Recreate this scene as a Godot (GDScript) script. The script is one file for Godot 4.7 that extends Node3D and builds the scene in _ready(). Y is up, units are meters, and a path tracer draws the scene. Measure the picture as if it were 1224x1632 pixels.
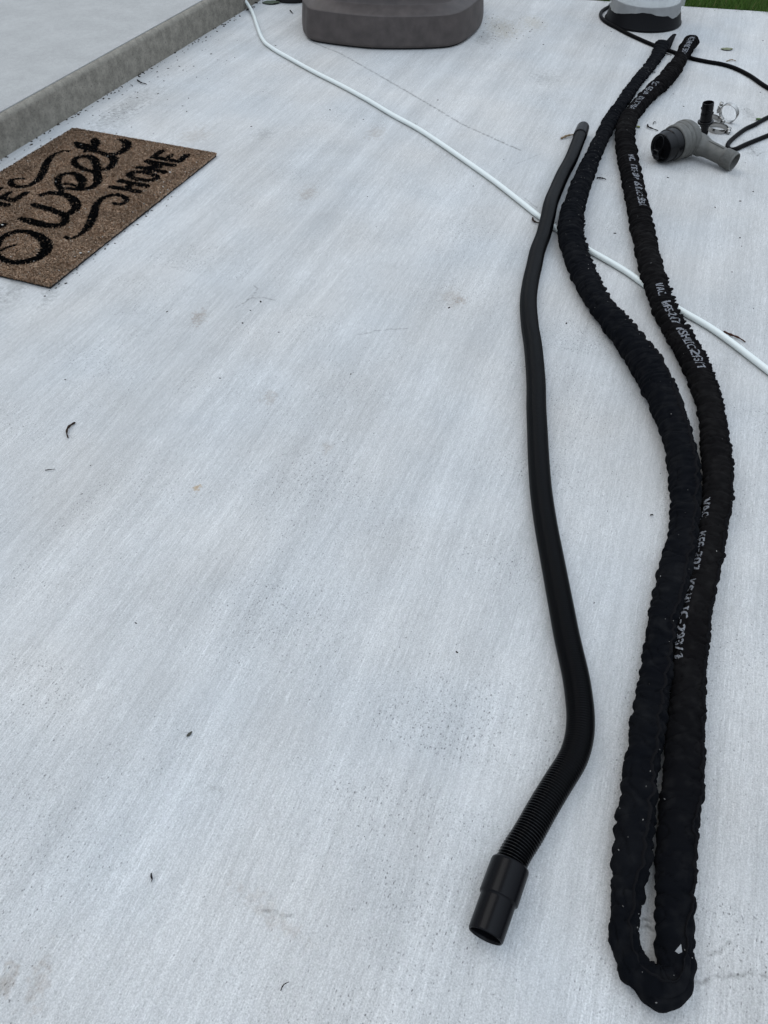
extends Node3D
# A concrete patio with two black hoses, a doormat by the porch step and a few odds and ends. Units are metres.

const STEP_FOOT := Vector3(-1.1, 0, -2.229)          # a point on the foot of the porch step
const ALONG := Vector3(0.345, 0, -0.9386)            # along the step, away from the viewer; the broom went this way
const ACROSS := Vector3(0.9386, 0, 0.345)            # away from the step, across the patio
const MAT_CORNER := Vector3(-0.757, 0, -1.550)       # bottom left corner of the doormat as it reads
const MAT_X := Vector3(0.3638, 0, -0.9315)
const MAT_UP := Vector3(-0.9315, 0, -0.3638)
const MAT_SIZE := Vector2(0.752, 0.492)

# centre lines on the ground: x, z and radius
const SLEEVE_LEFT := [Vector3(1.035, -3.213, 0.0247), Vector3(0.999, -3.115, 0.0245), Vector3(0.946, -2.999, 0.0226), Vector3(0.874, -2.859, 0.0215), Vector3(0.808, -2.724, 0.0217), Vector3(0.759, -2.617, 0.0217), Vector3(0.713, -2.518, 0.0224), Vector3(0.668, -2.408, 0.0228), Vector3(0.625, -2.298, 0.0222), Vector3(0.584, -2.191, 0.0237), Vector3(0.547, -2.089, 0.0265), Vector3(0.515, -1.996, 0.0273), Vector3(0.487, -1.908, 0.0283), Vector3(0.463, -1.823, 0.0306), Vector3(0.450, -1.746, 0.0309), Vector3(0.447, -1.675, 0.0295), Vector3(0.450, -1.607, 0.0286), Vector3(0.454, -1.542, 0.0283), Vector3(0.460, -1.486, 0.0273), Vector3(0.469, -1.437, 0.0261), Vector3(0.484, -1.377, 0.0274), Vector3(0.501, -1.305, 0.0301), Vector3(0.515, -1.234, 0.0319), Vector3(0.522, -1.168, 0.0324), Vector3(0.525, -1.108, 0.0311), Vector3(0.525, -1.053, 0.0288), Vector3(0.523, -0.999, 0.0274), Vector3(0.516, -0.947, 0.0272), Vector3(0.506, -0.898, 0.0265), Vector3(0.494, -0.852, 0.0245), Vector3(0.479, -0.808, 0.0235), Vector3(0.462, -0.764, 0.0246), Vector3(0.444, -0.723, 0.0256), Vector3(0.427, -0.684, 0.0248), Vector3(0.411, -0.648, 0.0230), Vector3(0.397, -0.613, 0.0218), Vector3(0.384, -0.578, 0.0218), Vector3(0.373, -0.545, 0.0223), Vector3(0.361, -0.514, 0.0227), Vector3(0.350, -0.483, 0.0228), Vector3(0.340, -0.454, 0.0226), Vector3(0.328, -0.424, 0.0222), Vector3(0.317, -0.393, 0.0225), Vector3(0.306, -0.361, 0.0238), Vector3(0.296, -0.331, 0.0244), Vector3(0.287, -0.303, 0.0231), Vector3(0.278, -0.277, 0.0199), Vector3(0.271, -0.252, 0.0175), Vector3(0.264, -0.229, 0.0172)]
const SLEEVE_BEND := [Vector3(0.265, -0.202, 0.0182), Vector3(0.274, -0.185, 0.0199), Vector3(0.290, -0.175, 0.0211), Vector3(0.307, -0.184, 0.0206)]
const SLEEVE_RIGHT := [Vector3(0.314, -0.207, 0.0215), Vector3(0.320, -0.232, 0.0220), Vector3(0.326, -0.258, 0.0225), Vector3(0.333, -0.285, 0.0232), Vector3(0.341, -0.313, 0.0241), Vector3(0.351, -0.343, 0.0247), Vector3(0.362, -0.374, 0.0251), Vector3(0.373, -0.406, 0.0251), Vector3(0.385, -0.442, 0.0244), Vector3(0.398, -0.480, 0.0238), Vector3(0.408, -0.513, 0.0237), Vector3(0.418, -0.545, 0.0239), Vector3(0.429, -0.577, 0.0239), Vector3(0.441, -0.612, 0.0237), Vector3(0.456, -0.648, 0.0231), Vector3(0.473, -0.686, 0.0221), Vector3(0.492, -0.725, 0.0216), Vector3(0.510, -0.766, 0.0220), Vector3(0.527, -0.809, 0.0226), Vector3(0.545, -0.853, 0.0238), Vector3(0.560, -0.899, 0.0254), Vector3(0.574, -0.948, 0.0260), Vector3(0.586, -1.001, 0.0254), Vector3(0.598, -1.057, 0.0244), Vector3(0.609, -1.115, 0.0243), Vector3(0.614, -1.176, 0.0252), Vector3(0.614, -1.240, 0.0258), Vector3(0.610, -1.310, 0.0250), Vector3(0.604, -1.386, 0.0236), Vector3(0.601, -1.464, 0.0240), Vector3(0.605, -1.539, 0.0259), Vector3(0.612, -1.610, 0.0266), Vector3(0.621, -1.679, 0.0265), Vector3(0.630, -1.752, 0.0267), Vector3(0.640, -1.829, 0.0268), Vector3(0.650, -1.911, 0.0266), Vector3(0.661, -1.997, 0.0263), Vector3(0.672, -2.088, 0.0267), Vector3(0.683, -2.184, 0.0274), Vector3(0.698, -2.286, 0.0281), Vector3(0.718, -2.385, 0.0278), Vector3(0.748, -2.470, 0.0261), Vector3(0.783, -2.543, 0.0246), Vector3(0.822, -2.613, 0.0246), Vector3(0.863, -2.681, 0.0253), Vector3(0.903, -2.743, 0.0265), Vector3(0.945, -2.808, 0.0277), Vector3(0.987, -2.885, 0.0266), Vector3(1.027, -2.967, 0.0241), Vector3(1.065, -3.047, 0.0229), Vector3(1.101, -3.126, 0.0243), Vector3(1.139, -3.205, 0.0277)]
const HOSE_LINE := [Vector3(0.597, -2.406, 0.0183), Vector3(0.561, -2.295, 0.0183), Vector3(0.525, -2.188, 0.0183), Vector3(0.488, -2.094, 0.0183), Vector3(0.456, -2.002, 0.0183), Vector3(0.429, -1.918, 0.0183), Vector3(0.408, -1.833, 0.0183), Vector3(0.388, -1.759, 0.0183), Vector3(0.364, -1.686, 0.0183), Vector3(0.347, -1.617, 0.0183), Vector3(0.330, -1.549, 0.0183), Vector3(0.315, -1.470, 0.0183), Vector3(0.307, -1.384, 0.0183), Vector3(0.304, -1.311, 0.0183), Vector3(0.299, -1.241, 0.0183), Vector3(0.293, -1.177, 0.0183), Vector3(0.285, -1.115, 0.0183), Vector3(0.279, -1.057, 0.0183), Vector3(0.273, -1.001, 0.0183), Vector3(0.268, -0.949, 0.0183), Vector3(0.264, -0.899, 0.0183), Vector3(0.262, -0.853, 0.0183), Vector3(0.261, -0.808, 0.0183), Vector3(0.261, -0.765, 0.0183), Vector3(0.261, -0.724, 0.0183), Vector3(0.261, -0.686, 0.0183), Vector3(0.261, -0.648, 0.0183), Vector3(0.261, -0.613, 0.0183), Vector3(0.262, -0.578, 0.0183), Vector3(0.263, -0.545, 0.0183), Vector3(0.262, -0.513, 0.0183), Vector3(0.259, -0.482, 0.0183), Vector3(0.252, -0.453, 0.0183), Vector3(0.239, -0.425, 0.0183), Vector3(0.215, -0.393, 0.0183), Vector3(0.192, -0.362, 0.0183), Vector3(0.171, -0.332, 0.0183), Vector3(0.150, -0.304, 0.0183), Vector3(0.127, -0.260, 0.0183), Vector3(0.110, -0.222, 0.0183)]
const TUBE_LINE := [Vector2(-0.462, -3.283), Vector2(-0.413, -3.169), Vector2(-0.337, -3.054), Vector2(-0.239, -2.915), Vector2(-0.145, -2.792), Vector2(-0.057, -2.668), Vector2(0.026, -2.540), Vector2(0.103, -2.431), Vector2(0.174, -2.310), Vector2(0.240, -2.190), Vector2(0.301, -2.076), Vector2(0.357, -1.959), Vector2(0.391, -1.887), Vector2(0.440, -1.796), Vector2(0.488, -1.716), Vector2(0.563, -1.608), Vector2(0.631, -1.475), Vector2(0.699, -1.375), Vector2(0.764, -1.240), Vector2(0.816, -1.124), Vector2(0.887, -0.963)]
const CORD_LINE := [Vector2(1.179, -3.602), Vector2(0.975, -3.723), Vector2(0.927, -3.679), Vector2(0.881, -3.602), Vector2(0.873, -3.503), Vector2(0.910, -3.393), Vector2(0.948, -3.303), Vector2(1.001, -3.202), Vector2(1.041, -3.146), Vector2(1.099, -3.065), Vector2(1.147, -3.026), Vector2(1.191, -3.001), Vector2(1.225, -2.963), Vector2(1.255, -2.889), Vector2(1.280, -2.772), Vector2(1.326, -2.661), Vector2(1.387, -2.635), Vector2(1.391, -2.645), Vector2(1.321, -2.619), Vector2(1.196, -2.522), Vector2(1.139, -2.468), Vector2(1.095, -2.430), Vector2(1.044, -2.370), Vector2(1.013, -2.325), Vector2(1.003, -2.290), Vector2(1.020, -2.286), Vector2(1.069, -2.325), Vector2(1.149, -2.384), Vector2(1.319, -2.507), Vector2(1.624, -2.716)]
# print on the doormat: x along the words, y up, brush radius
const MAT_STROKES := [
	[Vector3(0.055, 0.215, 0.0046), Vector3(0.084, 0.223, 0.0072), Vector3(0.124, 0.241, 0.0073), Vector3(0.162, 0.239, 0.0069), Vector3(0.183, 0.211, 0.0064), Vector3(0.176, 0.169, 0.0084), Vector3(0.152, 0.126, 0.0104), Vector3(0.117, 0.103, 0.0103), Vector3(0.083, 0.104, 0.0086), Vector3(0.058, 0.126, 0.0076), Vector3(0.051, 0.158, 0.0066), Vector3(0.059, 0.186, 0.0056), Vector3(0.071, 0.204, 0.0046), Vector3(0.089, 0.205, 0.0041), Vector3(0.107, 0.199, 0.0041), Vector3(0.117, 0.191, 0.0031)],
	[Vector3(0.182, 0.323, 0.0086), Vector3(0.177, 0.296, 0.0107), Vector3(0.188, 0.285, 0.0086)],
	[Vector3(0.231, 0.263, 0.0071), Vector3(0.230, 0.237, 0.0092), Vector3(0.226, 0.202, 0.0097), Vector3(0.228, 0.173, 0.0091), Vector3(0.240, 0.152, 0.0086), Vector3(0.263, 0.154, 0.0076), Vector3(0.286, 0.175, 0.0071), Vector3(0.295, 0.208, 0.0083), Vector3(0.301, 0.247, 0.0083), Vector3(0.305, 0.284, 0.0067)],
	[Vector3(0.286, 0.175, 0.0066), Vector3(0.305, 0.167, 0.0083), Vector3(0.330, 0.171, 0.0094), Vector3(0.359, 0.196, 0.0096), Vector3(0.377, 0.230, 0.0079), Vector3(0.379, 0.260, 0.0074), Vector3(0.374, 0.286, 0.0080), Vector3(0.358, 0.300, 0.0068)],
	[Vector3(0.385, 0.259, 0.0046), Vector3(0.410, 0.269, 0.0052), Vector3(0.416, 0.247, 0.0058), Vector3(0.423, 0.222, 0.0069), Vector3(0.445, 0.203, 0.0081), Vector3(0.480, 0.210, 0.0093), Vector3(0.518, 0.240, 0.0083)],
	[Vector3(0.394, 0.266, 0.0057), Vector3(0.436, 0.308, 0.0070), Vector3(0.472, 0.325, 0.0065), Vector3(0.492, 0.312, 0.0065), Vector3(0.491, 0.284, 0.0083), Vector3(0.465, 0.250, 0.0093), Vector3(0.436, 0.232, 0.0069), Vector3(0.438, 0.257, 0.0046), Vector3(0.434, 0.284, 0.0041)],
	[Vector3(0.518, 0.240, 0.0071), Vector3(0.540, 0.246, 0.0060), Vector3(0.552, 0.231, 0.0072), Vector3(0.583, 0.234, 0.0085), Vector3(0.619, 0.257, 0.0086), Vector3(0.630, 0.297, 0.0062)],
	[Vector3(0.523, 0.241, 0.0059), Vector3(0.525, 0.278, 0.0060), Vector3(0.537, 0.318, 0.0072), Vector3(0.563, 0.350, 0.0073), Vector3(0.589, 0.350, 0.0067), Vector3(0.601, 0.327, 0.0080), Vector3(0.585, 0.294, 0.0091), Vector3(0.552, 0.264, 0.0084), Vector3(0.523, 0.242, 0.0077)],
	[Vector3(0.668, 0.421, 0.0051), Vector3(0.656, 0.393, 0.0125), Vector3(0.651, 0.365, 0.0137), Vector3(0.640, 0.330, 0.0087), Vector3(0.633, 0.290, 0.0062), Vector3(0.645, 0.264, 0.0074), Vector3(0.679, 0.259, 0.0100), Vector3(0.714, 0.274, 0.0101), Vector3(0.732, 0.301, 0.0076), Vector3(0.731, 0.317, 0.0032)],
	[Vector3(0.708, 0.386, 0.0076), Vector3(0.686, 0.364, 0.0107), Vector3(0.655, 0.354, 0.0100), Vector3(0.626, 0.358, 0.0050)],
	[Vector3(0.198, 0.102, 0.0037), Vector3(0.191, 0.095, 0.0042), Vector3(0.199, 0.080, 0.0037), Vector3(0.223, 0.076, 0.0048), Vector3(0.256, 0.081, 0.0075), Vector3(0.300, 0.099, 0.0087), Vector3(0.344, 0.122, 0.0078), Vector3(0.377, 0.136, 0.0067), Vector3(0.410, 0.137, 0.0057), Vector3(0.430, 0.116, 0.0057), Vector3(0.428, 0.092, 0.0062), Vector3(0.413, 0.073, 0.0062), Vector3(0.394, 0.072, 0.0056), Vector3(0.386, 0.083, 0.0050), Vector3(0.389, 0.098, 0.0034)],
	[Vector3(0.612, 0.402, 0.0037), Vector3(0.605, 0.419, 0.0043), Vector3(0.573, 0.427, 0.0055), Vector3(0.531, 0.416, 0.0079), Vector3(0.478, 0.388, 0.0083), Vector3(0.426, 0.366, 0.0076), Vector3(0.388, 0.369, 0.0058), Vector3(0.373, 0.394, 0.0058), Vector3(0.381, 0.419, 0.0064), Vector3(0.399, 0.433, 0.0053), Vector3(0.412, 0.422, 0.0041), Vector3(0.418, 0.408, 0.0041)],
]

var rng := RandomNumberGenerator.new()
var folds := FastNoiseLite.new()
var slow := FastNoiseLite.new()
var counts := {}

# ---------- naming ----------
func numbered(called: String) -> String:
	counts[called] = counts.get(called, -1) + 1
	return called if counts[called] == 0 else "%s_%03d" % [called, counts[called]]

func tag(o: Node3D, label: String, category: String, group := "") -> Node3D:
	o.set_meta("label", label)
	o.set_meta("category", category)
	if group:
		o.set_meta("group", group)
	return o

func thing(called: String, label: String, category: String, at := Vector3.ZERO, turn := 0.0, group := "") -> Node3D:
	var o := Node3D.new()
	o.name = numbered(called)
	add_child(o, true)
	o.position = at
	o.rotation.y = turn
	return tag(o, label, category, group)

func part(called: String, mesh: Mesh, mat: Material, parent: Node3D = null, at := Vector3.ZERO) -> MeshInstance3D:
	var o := MeshInstance3D.new()
	o.name = called if parent else numbered(called)
	o.mesh = mesh
	o.material_override = mat
	o.position = at
	(parent if parent else self).add_child(o, true)
	return o

func setting(called: String, mesh: Mesh, mat: Material) -> MeshInstance3D:
	var o := part(called, mesh, mat)
	o.set_meta("kind", "structure")
	return o

func stuff(called: String, mesh: Mesh, mat: Material, places: Array, tints: Array, parent: Node3D = null) -> MultiMeshInstance3D:
	var mm := MultiMesh.new()
	mm.transform_format = MultiMesh.TRANSFORM_3D
	mm.use_colors = true
	mm.mesh = mesh
	mm.instance_count = places.size()
	for i in places.size():
		mm.set_instance_transform(i, places[i])
		mm.set_instance_color(i, tints[i])
	var o := MultiMeshInstance3D.new()
	o.name = called if parent else numbered(called)
	o.multimesh = mm
	o.material_override = mat
	o.set_meta("kind", "stuff")
	(parent if parent else self).add_child(o, true)
	return o

# ---------- meshes ----------
# rings x columns of points; the columns close when wrap is on. Normals come from the neighbours, weighted by length, so small bevels read as bevels.
func grid(rows: int, cols: int, wrap: bool, p: PackedVector3Array, uv := PackedVector2Array(), tint := PackedColorArray()) -> ArrayMesh:
	var n := PackedVector3Array()
	n.resize(p.size())
	for i in rows:
		var up := mini(i + 1, rows - 1) * cols
		var down := maxi(i - 1, 0) * cols
		for j in cols:
			var right := (j + 1) % cols if wrap else mini(j + 1, cols - 1)
			var left := (j + cols - 1) % cols if wrap else maxi(j - 1, 0)
			var ds := p[up + j] - p[down + j]
			var dj := p[i * cols + right] - p[i * cols + left]
			if dj.length_squared() < 1e-14:   # a closed tip: borrow the next ring
				var k := (1 if i == 0 else i - 1) * cols
				dj = p[k + right] - p[k + left]
			n[i * cols + j] = ds.cross(dj).normalized()
	var index := PackedInt32Array()
	for i in rows - 1:
		for j in (cols if wrap else cols - 1):
			var j2 := (j + 1) % cols
			var a := i * cols + j
			var b := (i + 1) * cols + j
			var c := i * cols + j2
			var d := (i + 1) * cols + j2
			index.append_array([a, c, b, b, c, d])
	var arrays := []
	arrays.resize(Mesh.ARRAY_MAX)
	arrays[Mesh.ARRAY_VERTEX] = p
	arrays[Mesh.ARRAY_NORMAL] = n
	if uv.size():
		arrays[Mesh.ARRAY_TEX_UV] = uv
	if tint.size():
		arrays[Mesh.ARRAY_COLOR] = tint
	arrays[Mesh.ARRAY_INDEX] = index
	var m := ArrayMesh.new()
	m.add_surface_from_arrays(Mesh.PRIMITIVE_TRIANGLES, arrays)
	return m

func frame(axis: Vector3) -> Basis:   # columns: side, up, axis with side = axis x up
	var t := axis.normalized()
	var up := Vector3.UP if absf(t.y) < 0.9 else Vector3.BACK
	var s := t.cross(up).normalized()
	return Basis(s, s.cross(t).normalized(), t)

func lathe(at: Vector3, axis: Vector3, profile: Array, sides := 40) -> ArrayMesh:   # profile: Vector2(along, radius)
	var f := frame(axis)
	var p := PackedVector3Array()
	for q in profile:
		for j in sides:
			var a := TAU * j / sides
			p.append(at + f.z * q.x + (f.x * cos(a) + f.y * sin(a)) * maxf(q.y, 0.00002))
	return grid(profile.size(), sides, true, p)

func rope(line: PackedVector3Array, radius: Callable, sides := 14) -> ArrayMesh:   # round section along a line in space, closed at both ends
	var p := PackedVector3Array()
	var n := line.size()
	for i in n:
		var f := frame(line[mini(i + 1, n - 1)] - line[maxi(i - 1, 0)])
		var r: float = radius.call(float(i) / (n - 1))
		for j in sides:
			var a := TAU * j / sides
			p.append(line[i] + (f.x * cos(a) + f.y * sin(a)) * r)
	var closed := PackedVector3Array()
	for j in sides:
		closed.append(line[0])
	closed.append_array(p)
	for j in sides:
		closed.append(line[n - 1])
	return grid(n + 2, sides, true, closed)

func spline(pts: Array, step: float) -> PackedVector3Array:   # evenly spaced points through pts (measured in x and y)
	var fine := PackedVector3Array()
	for i in pts.size() - 1:
		var a: Vector3 = pts[maxi(i - 1, 0)]
		var b: Vector3 = pts[i]
		var c: Vector3 = pts[i + 1]
		var d: Vector3 = pts[mini(i + 2, pts.size() - 1)]
		for k in 24:
			fine.append(b.cubic_interpolate(c, a, d, k / 24.0))
	fine.append(pts[-1])
	var out := PackedVector3Array([fine[0]])
	var left := step
	for i in fine.size() - 1:
		var a := fine[i]
		var b := fine[i + 1]
		var l := Vector2(b.x - a.x, b.y - a.y).length()
		var done := 0.0
		while l - done >= left:
			done += left
			out.append(a.lerp(b, done / l))
			left = step
		left -= l - done
	return out

func blob(at: Vector3, size: Vector3, seed_: int, rough := 0.25) -> ArrayMesh:
	var p := PackedVector3Array()
	for i in 13:
		var v := PI * i / 12.0
		for j in 18:
			var a := TAU * j / 18.0
			var d := Vector3(sin(v) * cos(a), -cos(v), -sin(v) * sin(a))
			var k := 1.0 + rough * slow.get_noise_3d(d.x * 1.6 + seed_ * 7.0, d.y * 1.6, d.z * 1.6)
			p.append(at + d * size * k)
	return grid(13, 18, true, p)

func box(at: Vector3, size: Vector3, turn := Basis(), bevel := 0.001) -> ArrayMesh:   # a block with bevelled edges
	var p := PackedVector3Array()
	var h := size / 2
	var prof := [Vector2(-h.y, 1e9), Vector2(-h.y, bevel), Vector2(-h.y + bevel, 0), Vector2(h.y - bevel, 0), Vector2(h.y, bevel), Vector2(h.y, 1e9)]
	for q in prof:
		var ix := minf(q.y, h.x)
		var iz := minf(q.y, h.z)
		for c in [Vector2(1, 1), Vector2(1, -1), Vector2(-1, -1), Vector2(-1, 1)]:
			for e in [0, 1]:
				var bx := bevel if q.y < 1.0 else 0.0
				var x: float = c.x * (h.x - ix)
				var z: float = c.y * (h.z - iz)
				if (c.x * c.y > 0) == (e == 0):
					x -= c.x * bx
				else:
					z -= c.y * bx
				p.append(at + turn * Vector3(x, q.x, z))
	return grid(6, 8, true, p)

# ---------- materials ----------
func mat(linear: Color, rough: float, spec := 0.5, metal := 0.0) -> StandardMaterial3D:
	var m := StandardMaterial3D.new()
	m.albedo_color = linear.linear_to_srgb()
	m.roughness = rough
	m.metallic_specular = spec
	m.metallic = metal
	return m

func noise_bytes(seed_: int, freq: float, w: int, h: int, to_w: int, to_h: int, octaves := 3, seamless := false) -> PackedByteArray:
	var n := FastNoiseLite.new()
	n.seed = seed_
	n.noise_type = FastNoiseLite.TYPE_SIMPLEX_SMOOTH
	n.frequency = freq
	n.fractal_octaves = octaves
	var im: Image = n.get_seamless_image(w, h) if seamless else n.get_image(w, h)
	im.convert(Image.FORMAT_L8)
	if w != to_w or h != to_h:
		im.resize(to_w, to_h, Image.INTERPOLATE_CUBIC)
	return im.get_data()

func tile_image(size: int, cell: Callable) -> Image: # grey picture from a function of the pixel number
	var d := PackedByteArray()
	d.resize(size * size)
	for i in size * size:
		d[i] = cell.call(i)
	return Image.create_from_data(size, size, false, Image.FORMAT_L8, d)

func texture(im: Image) -> ImageTexture:
	return ImageTexture.create_from_image(im)

# fine broomed concrete, one tile: streaks run along x
func broom_tile() -> Image:
	var s := 1024
	var fine := noise_bytes(11, 0.34, 64, s, s, s, 2, true)
	var fine2 := noise_bytes(12, 0.30, 200, s, s, s, 2, true)
	var grain := noise_bytes(13, 0.35, s, s, s, s, 2, true)
	var pits := noise_bytes(14, 0.22, 620, s, s, s, 2, true)
	var pits2 := noise_bytes(17, 0.20, 760, s, s, s, 2, true)
	var where := noise_bytes(15, 0.012, 256, 256, s, s, 3, true)
	var d := PackedByteArray()
	d.resize(s * s)
	for i in s * s:
		var sand := (i * 1103515245 + 12345) & 0x7fffffff
		sand = ((sand ^ (sand >> 13)) * 0x5bd1e995) & 0x7fffffff
		var v := 218.0 + (fine[i] - 128) * 0.075 + maxf(fine[i] - 172.0, 0.0) * 0.16 + (fine2[i] - 128) * 0.07 + (grain[i] - 128) * 0.15 + (((sand >> 12) & 255) - 128) * 0.11
		var edge := 229.0 - (where[i] - 128) * 0.16
		if pits[i] > edge - 24.0:
			v -= minf((pits[i] - edge + 24.0) * 2.6, 80.0)
		if pits2[i] > edge - 8.0:
			v -= minf((pits2[i] - edge + 8.0) * 4.0, 100.0)
		d[i] = clampi(int(v), 20, 255)
	return Image.create_from_data(s, s, false, Image.FORMAT_L8, d)

const WIDE := 4.4          # metres that the large patio picture spans
const WIDE_PX := 2048

func patio_uv(p: Vector2) -> Vector2:   # from x, z on the ground to the large picture, 0 to 1
	var q := Vector3(p.x, 0, p.y)
	return Vector2((q.dot(ALONG) + 0.1) / WIDE, (q.dot(ACROSS) + 3.2) / WIDE)

func patio_picture() -> Image:
	var s := WIDE_PX
	var cloud := noise_bytes(21, 0.009, 512, 512, s, s, 4)
	var patch := noise_bytes(22, 0.035, 512, 512, s, s, 4)
	var band := noise_bytes(23, 0.05, 24, 1024, s, s, 4)
	var streak := noise_bytes(24, 0.20, 90, s, s, s, 2)
	var rust := noise_bytes(25, 0.02, 512, 512, s, s, 3)
	var d := PackedByteArray()
	d.resize(s * s * 3)
	for i in s * s:
		var v := 222.0 + (cloud[i] - 128) * 0.045 + (patch[i] - 128) * 0.055 + (band[i] - 128) * 0.07 + (streak[i] - 128) * 0.06
		var warm := (rust[i] - 128) * 0.018
		d[i * 3] = clampi(int(v + warm), 0, 255)
		d[i * 3 + 1] = clampi(int(v), 0, 255)
		d[i * 3 + 2] = clampi(int(v - warm), 0, 255)
	var im := Image.create_from_data(s, s, false, Image.FORMAT_RGB8, d)
	# stains and marks that lie on the concrete: place, half length, half width, turn, strength, colour
	var brown := Color(0.55, 0.47, 0.40)
	var grey := Color(0.45, 0.45, 0.44)
	var tan := Color(0.72, 0.52, 0.28)
	stain(im, Vector2(0.154, -1.514), 0.040, 0.022, 0.5, 0.30, brown)
	stain(im, Vector2(0.172, -1.504), 0.016, 0.012, 0.0, 0.45, brown)
	stain(im, Vector2(-0.400, -1.437), 0.030, 0.018, 0.3, 0.55, brown)
	stain(im, Vector2(-0.323, -0.921), 0.0085, 0.007, 0.0, 0.9, tan)
	stain(im, Vector2(-0.221, -1.166), 0.025, 0.016, 0.2, 0.35, brown)
	stain(im, Vector2(-0.104, -1.019), 0.018, 0.012, 0.2, 0.35, brown)
	stain(im, Vector2(-0.205, -2.020), 0.05, 0.022, 0.2, 0.38, brown)
	stain(im, Vector2(-0.023, -2.421), 0.06, 0.03, 0.2, 0.35, brown)
	stain(im, Vector2(-0.368, -2.411), 0.05, 0.03, 0.2, 0.30, grey)
	stain(im, Vector2(0.461, -3.420), 0.14, 0.07, 0.4, 0.45, Color(0.62, 0.56, 0.44))
	stain(im, Vector2(0.594, -3.499), 0.10, 0.05, 0.4, 0.35, Color(0.62, 0.56, 0.44))
	stain(im, Vector2(0.377, -3.307), 0.09, 0.04, 0.4, 0.40, grey)
	stain(im, Vector2(0.551, -2.875), 0.06, 0.05, 0.0, 0.35, grey)
	stain(im, Vector2(-0.815, -2.650), 0.16, 0.05, 0.0, 0.42, grey)
	stain(im, Vector2(-0.846, -2.522), 0.14, 0.05, 0.0, 0.35, grey)
	stain(im, Vector2(-0.571, -2.402), 0.07, 0.05, 0.0, 0.28, brown)
	stain(im, Vector2(-0.751, -1.576), 0.12, 0.02, 0.3, 0.5, grey)
	stain(im, Vector2(-0.837, -1.576), 0.10, 0.03, 0.3, 0.5, grey)
	stain(im, Vector2(1.074, -2.312), 0.06, 0.02, 0.3, 0.4, grey)
	stain(im, Vector2(1.157, -2.572), 0.06, 0.02, 0.3, 0.45, grey)
	stain(im, Vector2(-0.370, -0.180), 0.03, 0.012, 0.3, 0.35, brown)
	stain(im, Vector2(-0.406, -0.186), 0.02, 0.012, 0.3, 0.45, brown)
	stain(im, Vector2(-0.129, -0.251), 0.05, 0.012, 1.3, 0.25, brown)
	stain(im, Vector2(-0.215, -0.396), 0.02, 0.006, 1.4, 0.3, grey)
	# drag marks and scratches
	line(im, [Vector2(-0.277, -3.263), Vector2(-0.165, -3.137), Vector2(-0.048, -2.955), Vector2(0.059, -2.782), Vector2(0.157, -2.624), Vector2(0.238, -2.487), Vector2(0.334, -2.370), Vector2(0.399, -2.290)], 0.008, 0.22, grey)
	line(im, [Vector2(-0.327, -1.474), Vector2(-0.300, -1.511), Vector2(-0.270, -1.514), Vector2(-0.245, -1.504)], 0.0025, 0.45, grey)
	line(im, [Vector2(-0.300, -1.514), Vector2(-0.288, -1.550), Vector2(-0.300, -1.563)], 0.002, 0.4, grey)
	line(im, [Vector2(-0.056, -1.372), Vector2(-0.003, -1.390), Vector2(0.051, -1.395)], 0.0022, 0.4, grey)
	line(im, [Vector2(1.075, -2.343), Vector2(1.076, -2.290), Vector2(1.076, -2.256), Vector2(1.089, -2.273), Vector2(1.119, -2.286)], 0.003, 0.4, grey)
	line(im, [Vector2(0.324, -0.180), Vector2(0.342, -0.184), Vector2(0.370, -0.188), Vector2(0.391, -0.190), Vector2(0.413, -0.186)], 0.0022, 0.45, grey)
	line(im, [Vector2(0.355, -0.207), Vector2(0.372, -0.216), Vector2(0.391, -0.223)], 0.002, 0.35, grey)
	line(im, [Vector2(0.288, -0.243), Vector2(0.296, -0.242), Vector2(0.305, -0.240)], 0.0022, 0.6, grey)
	line(im, [Vector2(0.288, -0.235), Vector2(0.294, -0.237), Vector2(0.301, -0.233)], 0.0018, 0.75, grey)
	line(im, [Vector2(-0.137, -0.253), Vector2(-0.118, -0.249), Vector2(-0.101, -0.248)], 0.002, 0.45, grey)
	line(im, [Vector2(0.451, -2.269), Vector2(0.370, -2.198)], 0.003, 0.3, grey)
	line(im, [Vector2(0.372, -1.995), Vector2(0.400, -1.931)], 0.003, 0.35, grey)
	return im

func stain(im: Image, at: Vector2, a: float, b: float, turn: float, strength: float, color: Color) -> void:
	var c := patio_uv(at) * WIDE_PX
	var k := WIDE_PX / WIDE
	var reach := int(a * k * 1.4) + 2
	for y in range(-reach, reach + 1):
		for x in range(-reach, reach + 1):
			var px := int(c.x) + x
			var py := int(c.y) + y
			if px < 0 or py < 0 or px >= WIDE_PX or py >= WIDE_PX:
				continue
			var q := Vector2(x, y).rotated(turn) / k
			var d := Vector2(q.x / a, q.y / b).length() + 0.9 * slow.get_noise_2d(px * 1.1, py * 1.1) + 0.8 * slow.get_noise_2d(px * 3.4, py * 3.4)
			var w := clampf((1.0 - d) * 1.4, 0.0, 1.0) * strength * 0.85 * (0.45 + 0.7 * absf(slow.get_noise_2d(px * 5.0, py * 5.0)))
			if w > 0.01:
				var was := im.get_pixel(px, py)
				im.set_pixel(px, py, was.lerp(was * color * 1.15, minf(w, 1.0)))

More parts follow.
